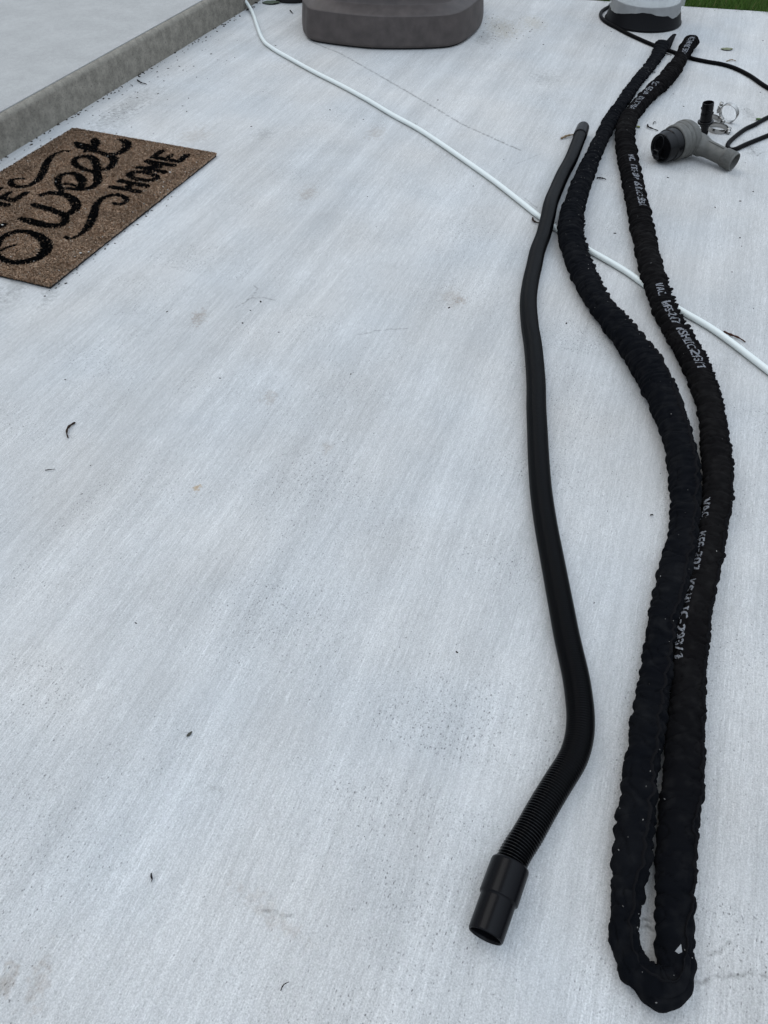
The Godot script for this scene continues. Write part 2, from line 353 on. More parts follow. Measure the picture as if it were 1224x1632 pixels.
func line(im: Image, pts: Array, wide: float, strength: float, color: Color) -> void:
	var k := WIDE_PX / WIDE
	var r := maxf(wide * k * 0.5, 0.75)
	for i in pts.size() - 1:
		var a := patio_uv(pts[i]) * WIDE_PX
		var b := patio_uv(pts[i + 1]) * WIDE_PX
		var n := int(a.distance_to(b)) + 1
		for t in n:
			var c := a.lerp(b, float(t) / n)
			c += Vector2(slow.get_noise_2d(c.x * 1.2, c.y * 1.2), slow.get_noise_2d(c.y * 1.2, c.x * 1.2 + 50)) * 1.6
			if slow.get_noise_2d(c.x * 2.3 + 9.0, c.y * 2.3) < -0.22:
				continue
			for y in range(int(c.y - r), int(c.y + r) + 2):
				for x in range(int(c.x - r), int(c.x + r) + 2):
					if x >= 0 and y >= 0 and x < WIDE_PX and y < WIDE_PX:
						var w := clampf(r + 0.5 - Vector2(x, y).distance_to(c), 0.0, 1.0) * strength * 0.5
						var was := im.get_pixel(x, y)
						im.set_pixel(x, y, was.lerp(was * color, w))

# ---------- the sleeve over the hose: one surface that its seam and lettering share ----------
var sleeve_line := PackedVector3Array()      # x, z, radius every SLEEVE_STEP
const SLEEVE_STEP := 0.002
var sleeve_bend_at := 0.0
var under := []                              # things the sleeve lies across: x, z, how high

func sleeve_at(s: float) -> Vector3:
	var f := clampf(s / SLEEVE_STEP, 0.0, sleeve_line.size() - 1.001)
	var i := int(f)
	return sleeve_line[i].lerp(sleeve_line[i + 1], f - i)

func seam_angle(s: float) -> float:          # where the seam runs round the sleeve
	var x := s - sleeve_bend_at
	var a: float
	if x < 0.0:
		a = lerpf(1.97, 2.95, smoothstep(0.95, 1.75, -x))
		a = lerpf(1.57, a, smoothstep(0.0, 0.2, -x))
	else:
		a = lerpf(0.88, 0.20, smoothstep(1.0, 1.6, x))
		a = lerpf(1.57, a, smoothstep(0.0, 0.12, x))
	return a + 0.22 * slow.get_noise_1d(s * 300.0) + 0.10 * slow.get_noise_1d(s * 120.0)

func sleeve_point(s: float, angle: float, lift: float) -> Vector3:
	var q := sleeve_at(s)
	var e := sleeve_at(s + 0.008) - sleeve_at(s - 0.008)
	var t := Vector3(e.x, 0, e.y).normalized()
	var side := t.cross(Vector3.UP)
	var total := sleeve_line.size() * SLEEVE_STEP
	var x := s - sleeve_bend_at
	# folds: gathered rings of uneven depth
	var c := cos(angle)
	var sn := sin(angle)
	var strong := lerpf(0.62, 1.15, smoothstep(0.8, 1.5, x)) if x > 0.0 else lerpf(0.68, 0.80, smoothstep(1.2, 2.2, -x))
	var ridge := 2.0 * absf(folds.get_noise_3d(s * 44.0, c * 0.30, sn * 0.30))   # rounded outward, creased inward
	var small := absf(folds.get_noise_3d(s * 95.0 + 40.0, c * 0.5, sn * 0.5 + 9.0))
	var large := folds.get_noise_3d(s * 15.0 + 90.0, c * 0.7, sn * 0.7)
	var d := strong * (0.0040 * (ridge - 0.6) + 0.0020 * (small - 0.35) + 0.0010 * large)
	# narrow creases that run part of the way round
	var fold := folds.get_noise_3d(s * 34.0 + 17.0, c * 0.6 + 3.0, sn * 0.6)
	d -= 0.0026 * exp(-fold * fold / 0.0050)
	# scallops where the seam pulls the cloth together
	var away := angdiff(angle, seam_angle(s))
	var pull := exp(-away * away / 0.16)
	d += pull * (strong if x < 0.0 else lerpf(0.35, 1.25, smoothstep(0.8, 1.4, x))) * (0.0036 * absf(sin(s * PI / (0.032 if x < 0.0 else 0.021) + 2.6 * slow.get_noise_1d(s * 120.0))) - 0.0020)
	d += 0.0024 * exp(-away * away / 0.010) * smoothstep(1.5, 1.1, absf(x))
	var r := q.z + d + lift - 0.001
	var flat := lerpf(0.42, 0.84, smoothstep(0.1, 1.1, s))
	# the two ends
	r *= sqrt(clampf(s / 0.012, 0.0, 1.0))
	var end := total - s
	r *= sqrt(clampf(1.0 - pow(clampf(1.0 - end / 0.022, 0.0, 1.0), 2.0), 0.0, 1.0))
	var centre := Vector3(q.x, q.z * flat * 0.97, q.y)
	for u in under:
		var l := Vector2(q.x - u.x, q.y - u.y).length()
		centre.y += u.z * exp(-l * l / 0.0036)
	var p := centre + side * (r * c) + Vector3.UP * (r * flat * sn)
	p.y = maxf(p.y, 0.0006)
	return p

func angdiff(a: float, b: float) -> float:
	return wrapf(a - b, -PI, PI)

func sleeve_band(from: float, to: float, step: float, sides: int) -> ArrayMesh:
	var p := PackedVector3Array()
	var tint := PackedColorArray()
	var rows := int((to - from) / step) + 1
	for i in rows:
		var s := from + i * step
		for j in sides:
			var a := TAU * j / sides
			var q := sleeve_point(s, a, 0.0)
			p.append(q)
			var dust := maxf(0.0, slow.get_noise_3d(q.x * 420.0, q.y * 420.0, q.z * 420.0)) + 0.6 * maxf(0.0, slow.get_noise_3d(q.x * 60.0, q.y * 60.0, q.z * 60.0))
			var brown := smoothstep(0.0, 0.5, s - sleeve_bend_at)
			var c := Color(0.25, 0.28, 0.38).lerp(Color(0.34, 0.31, 0.33), brown)
			tint.append((c + Color(0.5, 0.48, 0.45) * dust).clamp())
	return grid(rows, sides, true, p, PackedVector2Array(), tint)

func sleeve_seam(from: float, to: float) -> ArrayMesh:   # the sewn edge: a narrow fin that stands and leans on the cloth
	var p := PackedVector3Array()
	var rows := int((to - from) / 0.0025) + 1
	for i in rows:
		var s := from + i * 0.0025
		var a := seam_angle(s)
		var lean := 0.05 + 0.05 * slow.get_noise_1d(s * 500.0 + 300.0)
		var high := 0.0042 * clampf(minf(s - from, to - s) / 0.02, 0.0, 1.0)
		for q in [Vector2(-0.045, -0.001), Vector2(-0.02 + lean, high), Vector2(0.02 + lean, high), Vector2(0.045, -0.001)]:
			p.append(sleeve_point(s, a + q.x, q.y))
	return grid(rows, 4, true, p)

func lettering(words: String, from: float, to: float, angle: float, tall: float) -> ArrayMesh:   # printed words laid on the sleeve
	var font := SystemFont.new()
	font.font_names = PackedStringArray(["Droid Sans"])
	font.font_weight = 700
	var tm := TextMesh.new()
	tm.text = words
	tm.font = font
	tm.font_size = 64
	tm.pixel_size = 0.01
	tm.depth = 0.0
	tm.curve_step = 2.0
	var arrays := tm.get_mesh_arrays()
	var v: PackedVector3Array = arrays[Mesh.ARRAY_VERTEX]
	var index: PackedInt32Array = arrays[Mesh.ARRAY_INDEX]
	var lo := Vector3(1e9, 1e9, 0)
	var hi := -lo
	for q in v:
		lo = lo.min(q)
		hi = hi.max(q)
	var st := SurfaceTool.new()
	st.begin(Mesh.PRIMITIVE_TRIANGLES)
	var stack := []
	for k in range(0, index.size(), 3):
		stack.append([flat_letter(v[index[k]], lo, hi, from, to, tall), flat_letter(v[index[k + 1]], lo, hi, from, to, tall), flat_letter(v[index[k + 2]], lo, hi, from, to, tall)])
	while stack:
		var t: Array = stack.pop_back()
		var longest := 0
		var l := 0.0
		for k in 3:
			var e: float = t[k].distance_to(t[(k + 1) % 3])
			if e > l:
				l = e
				longest = k
		if l > 0.0024:
			var mid: Vector2 = (t[longest] + t[(longest + 1) % 3]) / 2
			var other: Vector2 = t[(longest + 2) % 3]
			stack.append([t[longest], mid, other])
			stack.append([mid, t[(longest + 1) % 3], other])
			continue
		var mid_y: float = (t[0].y + t[1].y + t[2].y) / 3.0
		var mid_x: float = (t[0].x + t[1].x + t[2].x) / 3.0
		if slow.get_noise_2d(mid_x * 5200.0, mid_y * 2600.0) < -0.36:   # worn print
			continue
		for q in t:
			var s: float = q.x
			st.add_vertex(sleeve_point(s, angle - q.y / sleeve_at(s).z, 0.0008))
	st.generate_normals()
	return st.commit()

func flat_letter(q: Vector3, lo: Vector3, hi: Vector3, from: float, to: float, tall: float) -> Vector2:
	var x := (q.x - lo.x) / (hi.x - lo.x)
	x += 0.004 * sin(x * 31.0)
	return Vector2(lerpf(from, to, x), ((q.y - lo.y) / (hi.y - lo.y) - 0.5) * tall)

func nearest_s(x: float, z: float, from := 0.0, to := 99.0) -> float:
	var best := 1e9
	var s := 0.0
	for i in sleeve_line.size():
		var here := i * SLEEVE_STEP
		if here < from or here > to:
			continue
		var d := Vector2(sleeve_line[i].x - x, sleeve_line[i].y - z).length()
		if d < best:
			best = d
			s = here
	return s

# ---------- the doormat ----------
func mat_print() -> Image:
	var w := 1504
	var h := 984
	var im := Image.create_empty(w, h, false, Image.FORMAT_L8)
	im.fill(Color.WHITE)
	var strokes := MAT_STROKES.duplicate()
	var r := 0.0074
	for k in 2:   # HOME below the flourish, and the other HOME above it
		var o := Vector2(0.463, 0.071) if k == 0 else Vector2(0.102, 0.347)
		var hgt := 0.083
		var glyphs := [
			[[Vector2(0.004, 0), Vector2(0.002, hgt)], [Vector2(0.040, 0), Vector2(0.040, hgt)], [Vector2(0.004, hgt * 0.5), Vector2(0.04, hgt * 0.5)]],
			[[Vector2(0.083, 0), Vector2(0.070, 0.014), Vector2(0.066, 0.042), Vector2(0.072, 0.070), Vector2(0.088, hgt), Vector2(0.104, 0.070), Vector2(0.109, 0.042), Vector2(0.103, 0.014), Vector2(0.090, 0), Vector2(0.083, 0)]],
			[[Vector2(0.130, 0), Vector2(0.131, hgt)], [Vector2(0.175, 0), Vector2(0.174, hgt)], [Vector2(0.131, hgt), Vector2(0.152, 0.032)], [Vector2(0.174, hgt), Vector2(0.152, 0.032)]],
			[[Vector2(0.202, 0), Vector2(0.203, hgt)], [Vector2(0.203, hgt), Vector2(0.246, hgt)], [Vector2(0.203, hgt * 0.5), Vector2(0.234, hgt * 0.5)], [Vector2(0.202, 0), Vector2(0.248, 0)]],
		]
		for g in glyphs:
			for seg in g:
				var t := []
				for q in seg:
					t.append(Vector3(o.x + q.x, o.y + q.y, r if g.size() != 4 or seg != g[2] else r * 0.8))
				strokes.append(t)
	for t in strokes:
		var pts: Array = t
		for i in pts.size() - 1:
			var a: Vector3 = pts[maxi(i - 1, 0)]
			var b: Vector3 = pts[i]
			var c: Vector3 = pts[i + 1]
			var d: Vector3 = pts[mini(i + 2, pts.size() - 1)]
			var n := maxi(2, int(Vector2(c.x - b.x, c.y - b.y).length() / 0.0015))
			for k in n + 1:
				var q := b.cubic_interpolate(c, a, d, float(k) / n) if pts.size() > 2 else b.lerp(c, float(k) / n)
				var rad := (q.z * 1.33 + 0.0008) * 2000.0
				var cx := q.x * 2000.0
				var cy := h - q.y * 2000.0
				for y in range(int(cy - rad), int(cy + rad) + 2):
					if y < 0 or y >= h:
						continue
					var half := sqrt(maxf(rad * rad - (y - cy) * (y - cy), 0.0))
					var x0 := maxi(int(cx - half), 0)
					var x1 := mini(int(cx + half), w - 1)
					if x1 > x0:
						im.fill_rect(Rect2i(x0, y, x1 - x0, 1), Color(0.08, 0.08, 0.08))
	return im

func mat_point(u: float, v: float, y: float) -> Vector3:
	return MAT_CORNER + MAT_X * u + MAT_UP * v + Vector3.UP * y

# ---------- small things ----------
func leaf(called: String, label: String, at: Vector2, turn: float, long: float, wide: float, m: Material, curl := 0.25, group := "") -> void:
	var p := PackedVector3Array()
	var rows := 9
	for i in rows:
		var t := i / (rows - 1.0)
		var w := wide * 0.5 * pow(sin(PI * clampf(t * 0.96 + 0.02, 0, 1)), 0.8)
		for j in 5:
			var k := j / 2.0 - 1.0
			var y := 0.0022 + curl * wide * (k * k * 0.5 + 0.35 * t * t) + 0.0006 * sin(i * 2.3 + j)
			p.append(Vector3(k * w, y, (t - 0.5) * long))
	for i in rows:   # the underside
		for j in 5:
			p.append(p[(rows - 1 - i) * 5 + j] - Vector3(0, 0.0007, 0))
	var o := part(called, grid(rows * 2, 5, false, p), m)
	o.position = Vector3(at.x, 0, at.y)
	o.rotation.y = turn
	tag(o, label, "leaf", group)

func twig(label: String, pts: Array, radius: float, m: Material, called := "twig", category := "twig") -> void:
	var q := []
	for k in pts.size():
		var v: Vector2 = pts[k]
		q.append(Vector3(v.x, v.y, 0.0))
	var l := spline(q, 0.002)
	var o: Vector2 = pts[0]
	var path := PackedVector3Array()
	for k in l.size():
		var t := float(k) / l.size()
		path.append(Vector3(l[k].x - o.x, radius * 1.1 + 0.0025 * sin(t * PI), l[k].y - o.y))
	if path.size() < 3:
		path.append(path[-1] + Vector3(0.002, 0, 0.001))
	var made := part(called, rope(path, func(t): return radius * (0.55 + 0.45 * sin(PI * clampf(t + 0.15, 0, 1))) * (1.0 + 0.2 * sin(t * 23.0)), 7), m)
	made.position = Vector3(o.x, 0, o.y)
	tag(made, label, category)

func ring_band(radius: float, high: float, thick: float) -> ArrayMesh:
	return lathe(Vector3.ZERO, Vector3.UP, [Vector2(-high / 2, radius), Vector2(high / 2, radius), Vector2(high / 2, radius - thick), Vector2(-high / 2, radius - thick), Vector2(-high / 2, radius)], 48)

func _ready() -> void:
	# ----- camera, sky, sun -----
	var cam := Camera3D.new()
	cam.name = "camera"
	cam.position = Vector3(0, 0.95, 0)
	cam.rotation_degrees = Vector3(-47.671, 0, 0)
	cam.fov = 67.294
	cam.near = 0.02
	cam.far = 400.0
	add_child(cam)
	cam.current = true

	var sky := ProceduralSkyMaterial.new()
	# an overcast sky: several times as bright overhead as at the horizon
	sky.sky_top_color = Color(0.755, 0.865, 1.0).linear_to_srgb()
	sky.sky_horizon_color = Color(0.125, 0.14, 0.16).linear_to_srgb()
	sky.sky_curve = 1.0
	sky.sky_energy_multiplier = 1.0
	sky.ground_bottom_color = Color(0.16, 0.17, 0.16).linear_to_srgb()
	sky.ground_horizon_color = Color(0.45, 0.48, 0.50).linear_to_srgb()
	var env := Environment.new()
	env.background_mode = Environment.BG_SKY
	env.sky = Sky.new()
	env.sky.sky_material = sky
	env.background_energy_multiplier = 2.25
	env.tonemap_mode = Environment.TONE_MAPPER_LINEAR
	env.tonemap_exposure = 1.16
	env.sdfgi_enabled = true
	env.ssao_enabled = true
	env.ssil_enabled = true
	var world := WorldEnvironment.new()
	world.name = "world"
	world.environment = env
	add_child(world)
	var sun := DirectionalLight3D.new()
	sun.name = "sun"
	sun.light_energy = 0.2
	sun.light_angular_distance = 35.0
	sun.light_color = Color(1.0, 1.0, 1.0)
	sun.shadow_enabled = true
	add_child(sun)
	sun.look_at_from_position(Vector3(-1.6, 3.0, -1.4), Vector3.ZERO)

	rng.seed = 7
	folds.seed = 3
	folds.noise_type = FastNoiseLite.TYPE_SIMPLEX_SMOOTH
	folds.frequency = 1.0
	folds.fractal_type = FastNoiseLite.FRACTAL_NONE
	slow.seed = 5
	slow.noise_type = FastNoiseLite.TYPE_SIMPLEX_SMOOTH
	slow.frequency = 0.1
	slow.fractal_octaves = 3

	ground()
	porch()
	doormat()
	plastic_base()
	canister()
	white_tube()
	power_cord()
	vacuum_hose()
	sleeved_hose()
	fitting()
	connector()
	clamps()
	litter()

# ---------- ground ----------
func concrete(tile: ImageTexture, large: ImageTexture) -> StandardMaterial3D:
	var m := mat(Color(0.88, 0.88, 0.87), 0.88, 0.4)
	m.albedo_texture = tile
	m.uv1_scale = Vector3(WIDE / 0.93, WIDE / 0.93, 1)
	m.detail_enabled = true
	m.detail_albedo = large
	m.detail_blend_mode = BaseMaterial3D.BLEND_MODE_MUL
	m.detail_uv_layer = BaseMaterial3D.DETAIL_UV_2
	m.heightmap_enabled = true
	m.heightmap_texture = tile
	m.heightmap_scale = 0.10
	return m

func prism(outline: Array, top: float, bottom: float, bevel: float, uv_of: Callable) -> ArrayMesh:   # a slab with a rounded upper edge; outline: Vector2 (x, z), clockwise seen from above
	var st := SurfaceTool.new()
	st.begin(Mesh.PRIMITIVE_TRIANGLES)
	var n := outline.size()
	var rings := []
	var steps := 5
	for k in steps + 2:
		var inset := 0.0
		var y := bottom
		if k > 0:
			var a := PI / 2 * (k - 1) / float(steps)
			inset = bevel * (1.0 - cos(a))
			y = top - bevel + bevel * sin(a)
		var ring := []
		for i in n:
			var a: Vector2 = outline[(i + n - 1) % n]
			var b: Vector2 = outline[i]
			var c: Vector2 = outline[(i + 1) % n]
			var e1 := (b - a).normalized()
			var e2 := (c - b).normalized()
			var in1 := Vector2(-e1.y, e1.x)
			var in2 := Vector2(-e2.y, e2.x)
			var m := (in1 + in2).normalized()
			var q := b + m * inset / maxf(m.dot(in1), 0.3)
			ring.append(Vector3(q.x, y, q.y))
		rings.append(ring)
	var emit := func(p: Vector3, nrm: Vector3):
		var uv: Vector2 = uv_of.call(Vector2(p.x, p.z))
		st.set_normal(nrm)
		st.set_uv(uv)
		st.set_uv2(uv)
		st.add_vertex(p)
	for k in rings.size() - 1:
		for i in n:
			var a: Vector3 = rings[k][i]
			var b: Vector3 = rings[k][(i + 1) % n]
			var c: Vector3 = rings[k + 1][i]
			var d: Vector3 = rings[k + 1][(i + 1) % n]
			var e := (b - a).normalized()
			var out := Vector3(e.z, 0, -e.x)
			var t0 := 0.0 if k == 0 else PI / 2 * (k - 1) / float(steps)
			var t1 := PI / 2 * k / float(steps)
			var n0 := out * cos(t0) + Vector3.UP * sin(t0)
			var n1 := out * cos(t1) + Vector3.UP * sin(t1)
			if k == 0:
				n1 = n0
			for q in [[a, n0], [b, n0], [c, n1], [b, n0], [d, n1], [c, n1]]:
				emit.call(q[0], q[1])
	var flat := PackedVector2Array()
	for q in rings[-1]:
		flat.append(Vector2(q.x, q.z))
	var tri := Geometry2D.triangulate_polygon(flat)
	for k in range(0, tri.size(), 3):
		for w in [0, 1, 2]:
			emit.call(rings[-1][tri[k + w]], Vector3.UP)
	return st.commit()

func ground() -> void:
	var tile := texture(broom_tile())
	var large := texture(patio_picture())
	var m := concrete(tile, large)
	var far_a := Vector2(-6.0, -5.43)
	var far_b := Vector2(4.2, -3.024)
	setting("patio", prism([Vector2(-6.0, 4.0), far_a, far_b, Vector2(4.2, 4.0)], 0.0, -0.12, 0.008, patio_uv), m)
	# earth under the lawn, out to the horizon
	var earth := mat(Color(0.05, 0.06, 0.025), 1.0, 0.2)
	var plane := PlaneMesh.new()
	plane.size = Vector2(300, 300)
	var lawn := setting("lawn_ground", plane, earth)
	lawn.position = Vector3(0, -0.045, 0)
	# blades
	var blade := SurfaceTool.new()
	blade.begin(Mesh.PRIMITIVE_TRIANGLES)
	var pts := [Vector3(-0.5, 0, 0), Vector3(0.5, 0, 0), Vector3(-0.35, 0.55, 0.18), Vector3(0.35, 0.55, 0.18), Vector3(0.05, 1.0, 0.6)]
	for t in [[0, 2, 1], [1, 2, 3], [2, 4, 3]]:
		for k in t:
			blade.set_normal(Vector3(0, 0.25, 1).normalized())
			blade.add_vertex(pts[k])
	var gm := mat(Color(1, 1, 1), 0.6, 0.35)
	gm.vertex_color_use_as_albedo = true
	gm.backlight_enabled = true
	gm.backlight = Color(0.4, 0.5, 0.2)
	var places := []
	var tints := []
	for i in 52000:
		var x := rng.randf_range(0.3, 3.6)
		var edge := lerpf(far_a.y, far_b.y, (x - far_a.x) / (far_b.x - far_a.x))
		var z := edge - 0.004 - rng.randf() * rng.randf() * 1.3 + rng.randf_range(-0.004, 0.004)
		var h := rng.randf_range(0.035, 0.085)
		var b := Basis(Vector3.UP, rng.randf() * TAU) * Basis(Vector3.RIGHT, rng.randf_range(-0.1, 0.75)) * Basis.from_scale(Vector3(rng.randf_range(0.0022, 0.0045), h, h * 0.8))
		places.append(Transform3D(b, Vector3(x, -0.045, z)))
		var k := rng.randf_range(0.6, 1.35)
		var dry := 0.0 if rng.randf() > 0.06 else 1.0
		tints.append(Color(0.085 * k, 0.155 * k, 0.030 * k).lerp(Color(0.22, 0.18, 0.08), dry))
	stuff("grass", blade.commit(), gm, places, tints)

func porch() -> void:
	# raised porch slab: its top is a smoother concrete, its front a dirty cast face
	var w := 512
	var big := noise_bytes(41, 0.02, w, w, w, w, 4, true)
	var mid := noise_bytes(42, 0.07, w, w, w, w, 4, true)
	var pores := noise_bytes(43, 0.16, w, w, w, w, 2, true)
	var speck := noise_bytes(44, 0.4, w, w, w, w, 2, true)
	var dirt := PackedByteArray()
	dirt.resize(w * w * 3)
	for i in w * w:
		var v := 156.0 + (big[i] - 128) * 0.14 + (mid[i] - 128) * 0.10 + (speck[i] - 128) * 0.20
		if pores[i] > 202:
			v -= (pores[i] - 202) * 3.6
		dirt[i * 3] = clampi(int(v * 1.0), 8, 255)
		dirt[i * 3 + 1] = clampi(int(v * 1.0), 8, 255)
		dirt[i * 3 + 2] = clampi(int(v * 0.97), 8, 255)
	var face := mat(Color(0.70, 0.645, 0.585), 0.95, 0.3)
	face.albedo_texture = texture(Image.create_from_data(w, w, false, Image.FORMAT_RGB8, dirt))
	face.uv1_triplanar = true
	face.uv1_scale = Vector3(2.2, 2.2, 2.2)
	face.heightmap_enabled = true
	face.heightmap_texture = face.albedo_texture
	face.heightmap_scale = 0.25
	var outline := [Vector2(0, 5.5), Vector2(-3, 5.5), Vector2(-3, -2.6), Vector2(0, -2.6)]
	var step := setting("porch_step", prism(outline, 0.0985, -0.02, 0.016, patio_uv), face)
	step.position = STEP_FOOT
	step.rotation.y = -0.352
	var top := mat(Color(0.48, 0.475, 0.46), 0.9, 0.4)
	var soft := noise_bytes(45, 0.012, w, w, w, w, 5, true)
	top.albedo_texture = texture(tile_image(w, func(i): return clampi(int(222.0 + (soft[i] - 128) * 0.06 + (mid[i] - 128) * 0.05 + (speck[i] - 128) * 0.16), 0, 255)))
	top.uv1_triplanar = true
	top.uv1_scale = Vector3(1.1, 1.1, 1.1)
	var e := 0.017
	var inner := [Vector2(-e, 5.5 - e), Vector2(e - 3.0, 5.5 - e), Vector2(e - 3.0, e - 2.6), Vector2(-e, e - 2.6)]
	var floor_ := setting("porch_floor", prism(inner, 0.102, 0.09, 0.0015, patio_uv), top)
	floor_.position = STEP_FOOT
	floor_.rotation.y = -0.352

# ---------- doormat ----------
func doormat() -> void:
	var root := thing("doormat", "brown coir doormat with black HOME Sweet HOME lettering beside the porch step", "doormat", MAT_CORNER)
	var at := func(u: float, v: float, y: float) -> Vector3: return mat_point(u, v, y) - MAT_CORNER
	# rubber backing, slightly proud of the pile
	var out := []
	var wave := func(k: float) -> float: return 0.0022 * slow.get_noise_1d(k * 90.0)
	for q in [[0.0, 0.0, 1.0, 0.0], [1.0, 0.0, 1.0, 1.0], [1.0, 1.0, 0.0, 1.0], [0.0, 1.0, 0.0, 0.0]]:
		for k in 24:
			var t := k / 24.0
			var u: float = lerpf(q[0], q[2], t) * MAT_SIZE.x + wave.call(t + q[0] * 3.0 + q[1])
			var v: float = lerpf(q[1], q[3], t) * MAT_SIZE.y + wave.call(t + q[2] * 5.0 + 2.0)
			var w: Vector3 = at.call(u, v, 0.0)
			out.append(Vector2(w.x, w.z))
	out.reverse()
	part("backing", prism(out, 0.0035, 0.0004, 0.001, func(p): return p), mat(Color(0.012, 0.012, 0.012), 0.8), root)
	var print_ := mat_print()
	# woven bed of coir under the standing tufts
	var bed_cols := 95
	var bed_rows := 63
	var p := PackedVector3Array()
	var bed_uv := PackedVector2Array()
	for i in bed_rows:
		for j in bed_cols:
			var u := clampf((j - 1.0) / (bed_cols - 3.0), 0.0, 1.0) * (MAT_SIZE.x - 0.004) + 0.002
			var v := clampf((i - 1.0) / (bed_rows - 3.0), 0.0, 1.0) * (MAT_SIZE.y - 0.004) + 0.002
			var rim := i == 0 or j == 0 or i == bed_rows - 1 or j == bed_cols - 1
			p.append(at.call(u, v, 0.0034 if rim else 0.0085 + 0.0006 * slow.get_noise_2d(u * 800.0, v * 800.0)))
			bed_uv.append(Vector2(u * 2000.0 / print_.get_width(), 1.0 - v * 2000.0 / print_.get_height()))
	var bed := mat(Color(0.40, 0.28, 0.19), 1.0, 0.1)
	bed.albedo_texture = texture(print_)
	bed.texture_repeat = false
	part("coir_bed", grid(bed_rows, bed_cols, false, p, bed_uv), bed, root)
	# tufts: each a small bent fibre blade, dark where the print lies
	var st := SurfaceTool.new()
	st.begin(Mesh.PRIMITIVE_TRIANGLES)
	for t in [[Vector3(-0.5, 0, 0), Vector3(0, 1, 0.35), Vector3(0.5, 0, 0)], [Vector3(0, 0, -0.5), Vector3(-0.3, 0.9, 0.1), Vector3(0, 0, 0.5)]]:
		for q in t:
			st.set_normal(Vector3(0, 0.85, 0.5).normalized())
			st.add_vertex(q)
	var fm := mat(Color(1, 1, 1), 0.85, 0.2)
	fm.vertex_color_use_as_albedo = true
	var places := []
	var tints := []
	var wear := FastNoiseLite.new()
	wear.seed = 77
	wear.frequency = 9.0
	for i in 120000:
		var u := rng.randf_range(0.0005, MAT_SIZE.x - 0.0005)
		var v := rng.randf_range(0.0005, MAT_SIZE.y - 0.0005)
		if i < 9000:   # the cut edges are seen from the side
			if i % 2 == 0:
				v = (0.0 if i % 4 == 0 else MAT_SIZE.y) + rng.randf_range(-0.0028, 0.002) * (1.0 if i % 4 == 0 else -1.0)
			else:
				u = (0.0 if i % 4 == 1 else MAT_SIZE.x) + rng.randf_range(-0.0028, 0.002) * (1.0 if i % 4 == 1 else -1.0)
		var px := clampi(int(u * 2000.0 + rng.randfn(0.0, 1.8)), 0, print_.get_width() - 1)
		var py := clampi(int(print_.get_height() - v * 2000.0 + rng.randfn(0.0, 1.8)), 0, print_.get_height() - 1)
		var black := print_.get_pixel(px, py).r < 0.5
		var h := rng.randf_range(0.0035, 0.0065)
		var b := Basis(Vector3.UP, rng.randf() * TAU) * Basis(Vector3.RIGHT, rng.randf_range(0.1, 1.15)) * Basis.from_scale(Vector3(rng.randf_range(0.0007, 0.0015), h, h))
		places.append(Transform3D(b, at.call(u, v, 0.0075)))
		var k := rng.randf_range(0.7, 1.3) * (1.0 + 0.35 * wear.get_noise_2d(u, v))
		var c := Color(0.55 * k, 0.375 * k, 0.255 * k)
		if rng.randf() < 0.06:
			c = Color(0.62 * k, 0.51 * k, 0.40 * k)
		# rubbed dark along the side that faces the porch
		c = c * lerpf(1.0, 0.78, smoothstep(0.36, 0.48, v + 0.05 * wear.get_noise_2d(u * 0.6, v)))
		if black and rng.randf() > 0.035:
			c = Color(0.0075 * k, 0.0072 * k, 0.0075 * k)
		c.a = 1.0
		tints.append(c)
	stuff("coir_pile", st.commit(), fm, places, tints, root)
	# white fluff caught in the pile
	var fluff := []
	var white := []
	for i in 55:
		var u := rng.randf_range(0.02, MAT_SIZE.x - 0.02)
		var v := rng.randf_range(0.01, MAT_SIZE.y - 0.02)
		if i % 3 == 0:
			v = rng.randf_range(0.0, 0.02)
		var s := rng.randf_range(0.0005, 0.0013) if i > 4 else rng.randf_range(0.0016, 0.0026)
		fluff.append(Transform3D(Basis(Vector3.UP, rng.randf() * TAU) * Basis.from_scale(Vector3(s * 1.6, s * 0.6, s)), at.call(u, v, 0.0128)))
		white.append(Color(0.5, 0.49, 0.46))
	stuff("lint", blob(Vector3.ZERO, Vector3.ONE, 4, 0.8), fm, fluff, white, root)

